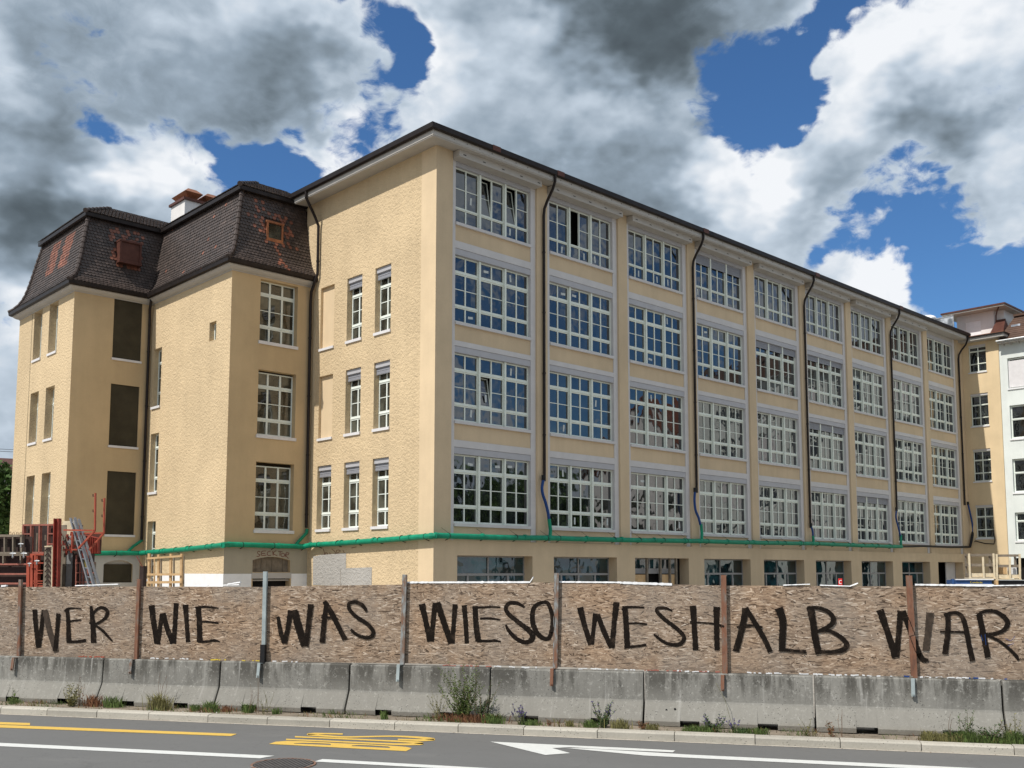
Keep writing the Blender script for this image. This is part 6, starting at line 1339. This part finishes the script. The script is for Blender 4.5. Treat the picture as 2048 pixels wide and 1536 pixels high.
def hb(c_, a, b, h0, h1, mb): mb.hexa([c_ - hy * a, c_ + hy * a, c_ + hy * a + hx * b, c_ - hy * a + hx * b, c_ - hy * a + Vector((0, 0, h1)), c_ + hy * a + Vector((0, 0, h1)), c_ + hy * a + hx * b + Vector((0, 0, h1)), c_ - hy * a + hx * b + Vector((0, 0, h1))])
mb = MB(); hb(hp, 6.5, 8, 0, 11.2, mb); mb.build('wall', M['bare'], hs)
mb = MB(); c0_ = hp - hx * .4 + Vector((0, 0, 11.2)); mb.hexa([c0_ - hy * 7, c0_ + hy * 7, c0_ + hy * 7 + hx * 9, c0_ - hy * 7 + hx * 9, c0_ - hy * 6 + hx * 3 + Vector((0, 0, 1.3)), c0_ + hy * 6 + hx * 3 + Vector((0, 0, 1.3)), c0_ + hy * 6 + hx * 6 + Vector((0, 0, 1.3)), c0_ - hy * 6 + hx * 6 + Vector((0, 0, 1.3))]); mb.build('roof', M['rustred'], hs)
hn = -hx
for (u, v, uu, vv) in [(7, 967, 15, 985), (17, 967, 24, 985), (-12, 967, -4, 985), (7, 1010, 15, 1028)]:
    a = at_plane(u, v, hp - hx * .03, hx); b = at_plane(uu, vv, hp - hx * .03, hx); mb = MB(); w2 = (b - a).dot(hy) ; zc = (a.z + b.z) / 2
    mb.obox(((a + b) / 2), hy * abs(w2) / 2, hx * .03, Vector((0, 0, abs(a.z - b.z) / 2))); mb.build('window', M['glassd'], hs)
for k, (vv, lb) in enumerate(((925, 'upper overhead wire at the left photo edge'), (929, 'lower overhead wire at the left photo edge'))):
    a = along(-120, 925, 80); b = along(60, 925, 110); mb = MB(); mb.tube([Vector((a.x, a.y, 2.5 + (1140 - vv) / FOC * 80)), Vector((b.x, b.y, 2.5 + (1140 - vv) / FOC * 110))], .02, 4); mb.build('overhead_wire', M['black'], origin=a, tagd=(lb, 'wire'))
random.seed(21)
for k, (x, y, h, r) in enumerate([(16, -47, 12.5, 4.2), (24, -50, 13.5, 4.6), (33, -46, 12.0, 4.3), (41, -50, 14.0, 4.8), (50, -47, 12.5, 4.2), (58, -52, 14.5, 5.0), (68, -46, 13, 4.6), (8, -52, 12, 4.2), (27, -60, 14, 5.0), (46, -60, 14, 5.0), (50, -39, 10.5, 3.8), (44, -43, 11.5, 4.2)]):
    tree((x, y, 0), h, r, 'green tree outside the photo, number %d in the row mirrored by the glass' % (k + 1), 30 + k, 4200, ls=.34, trunk_r=.3)
rh = empty('red_roof_house', (64, -34, 0), 'white gabled house with red roof outside the photo to the right, mirrored in the glass', 'house')
mb = MB(); mb.box(56, 72, -42, -27, 0, 13); mb.prism([(56, -42, 13), (56, -27, 13), (56, -34.5, 19.5)], (16, 0, 0)); mb.build('wall', M['whitewall'], rh)
mb = MB(); mb.hexa([(55.4, -42.8, 12.3), (72.6, -42.8, 12.3), (72.6, -34.5, 19.5), (55.4, -34.5, 19.5), (55.4, -42.8, 12.6), (72.6, -42.8, 12.6), (72.6, -34.5, 19.9), (55.4, -34.5, 19.9)]); mb.hexa([(55.4, -26.2, 12.3), (72.6, -26.2, 12.3), (72.6, -34.5, 19.5), (55.4, -34.5, 19.5), (55.4, -26.2, 12.6), (72.6, -26.2, 12.6), (72.6, -34.5, 19.9), (55.4, -34.5, 19.9)]); mb.build('roof', M['redroof'], rh)
mb = MB()
for z in (2, 5.2, 8.4):
    for y in (-40, -36, -32): mb.box(55.9, 55.98, y, y + 1.6, z, z + 1.9)
mb.build('window', M['glassd'], rh, kind='stuff')
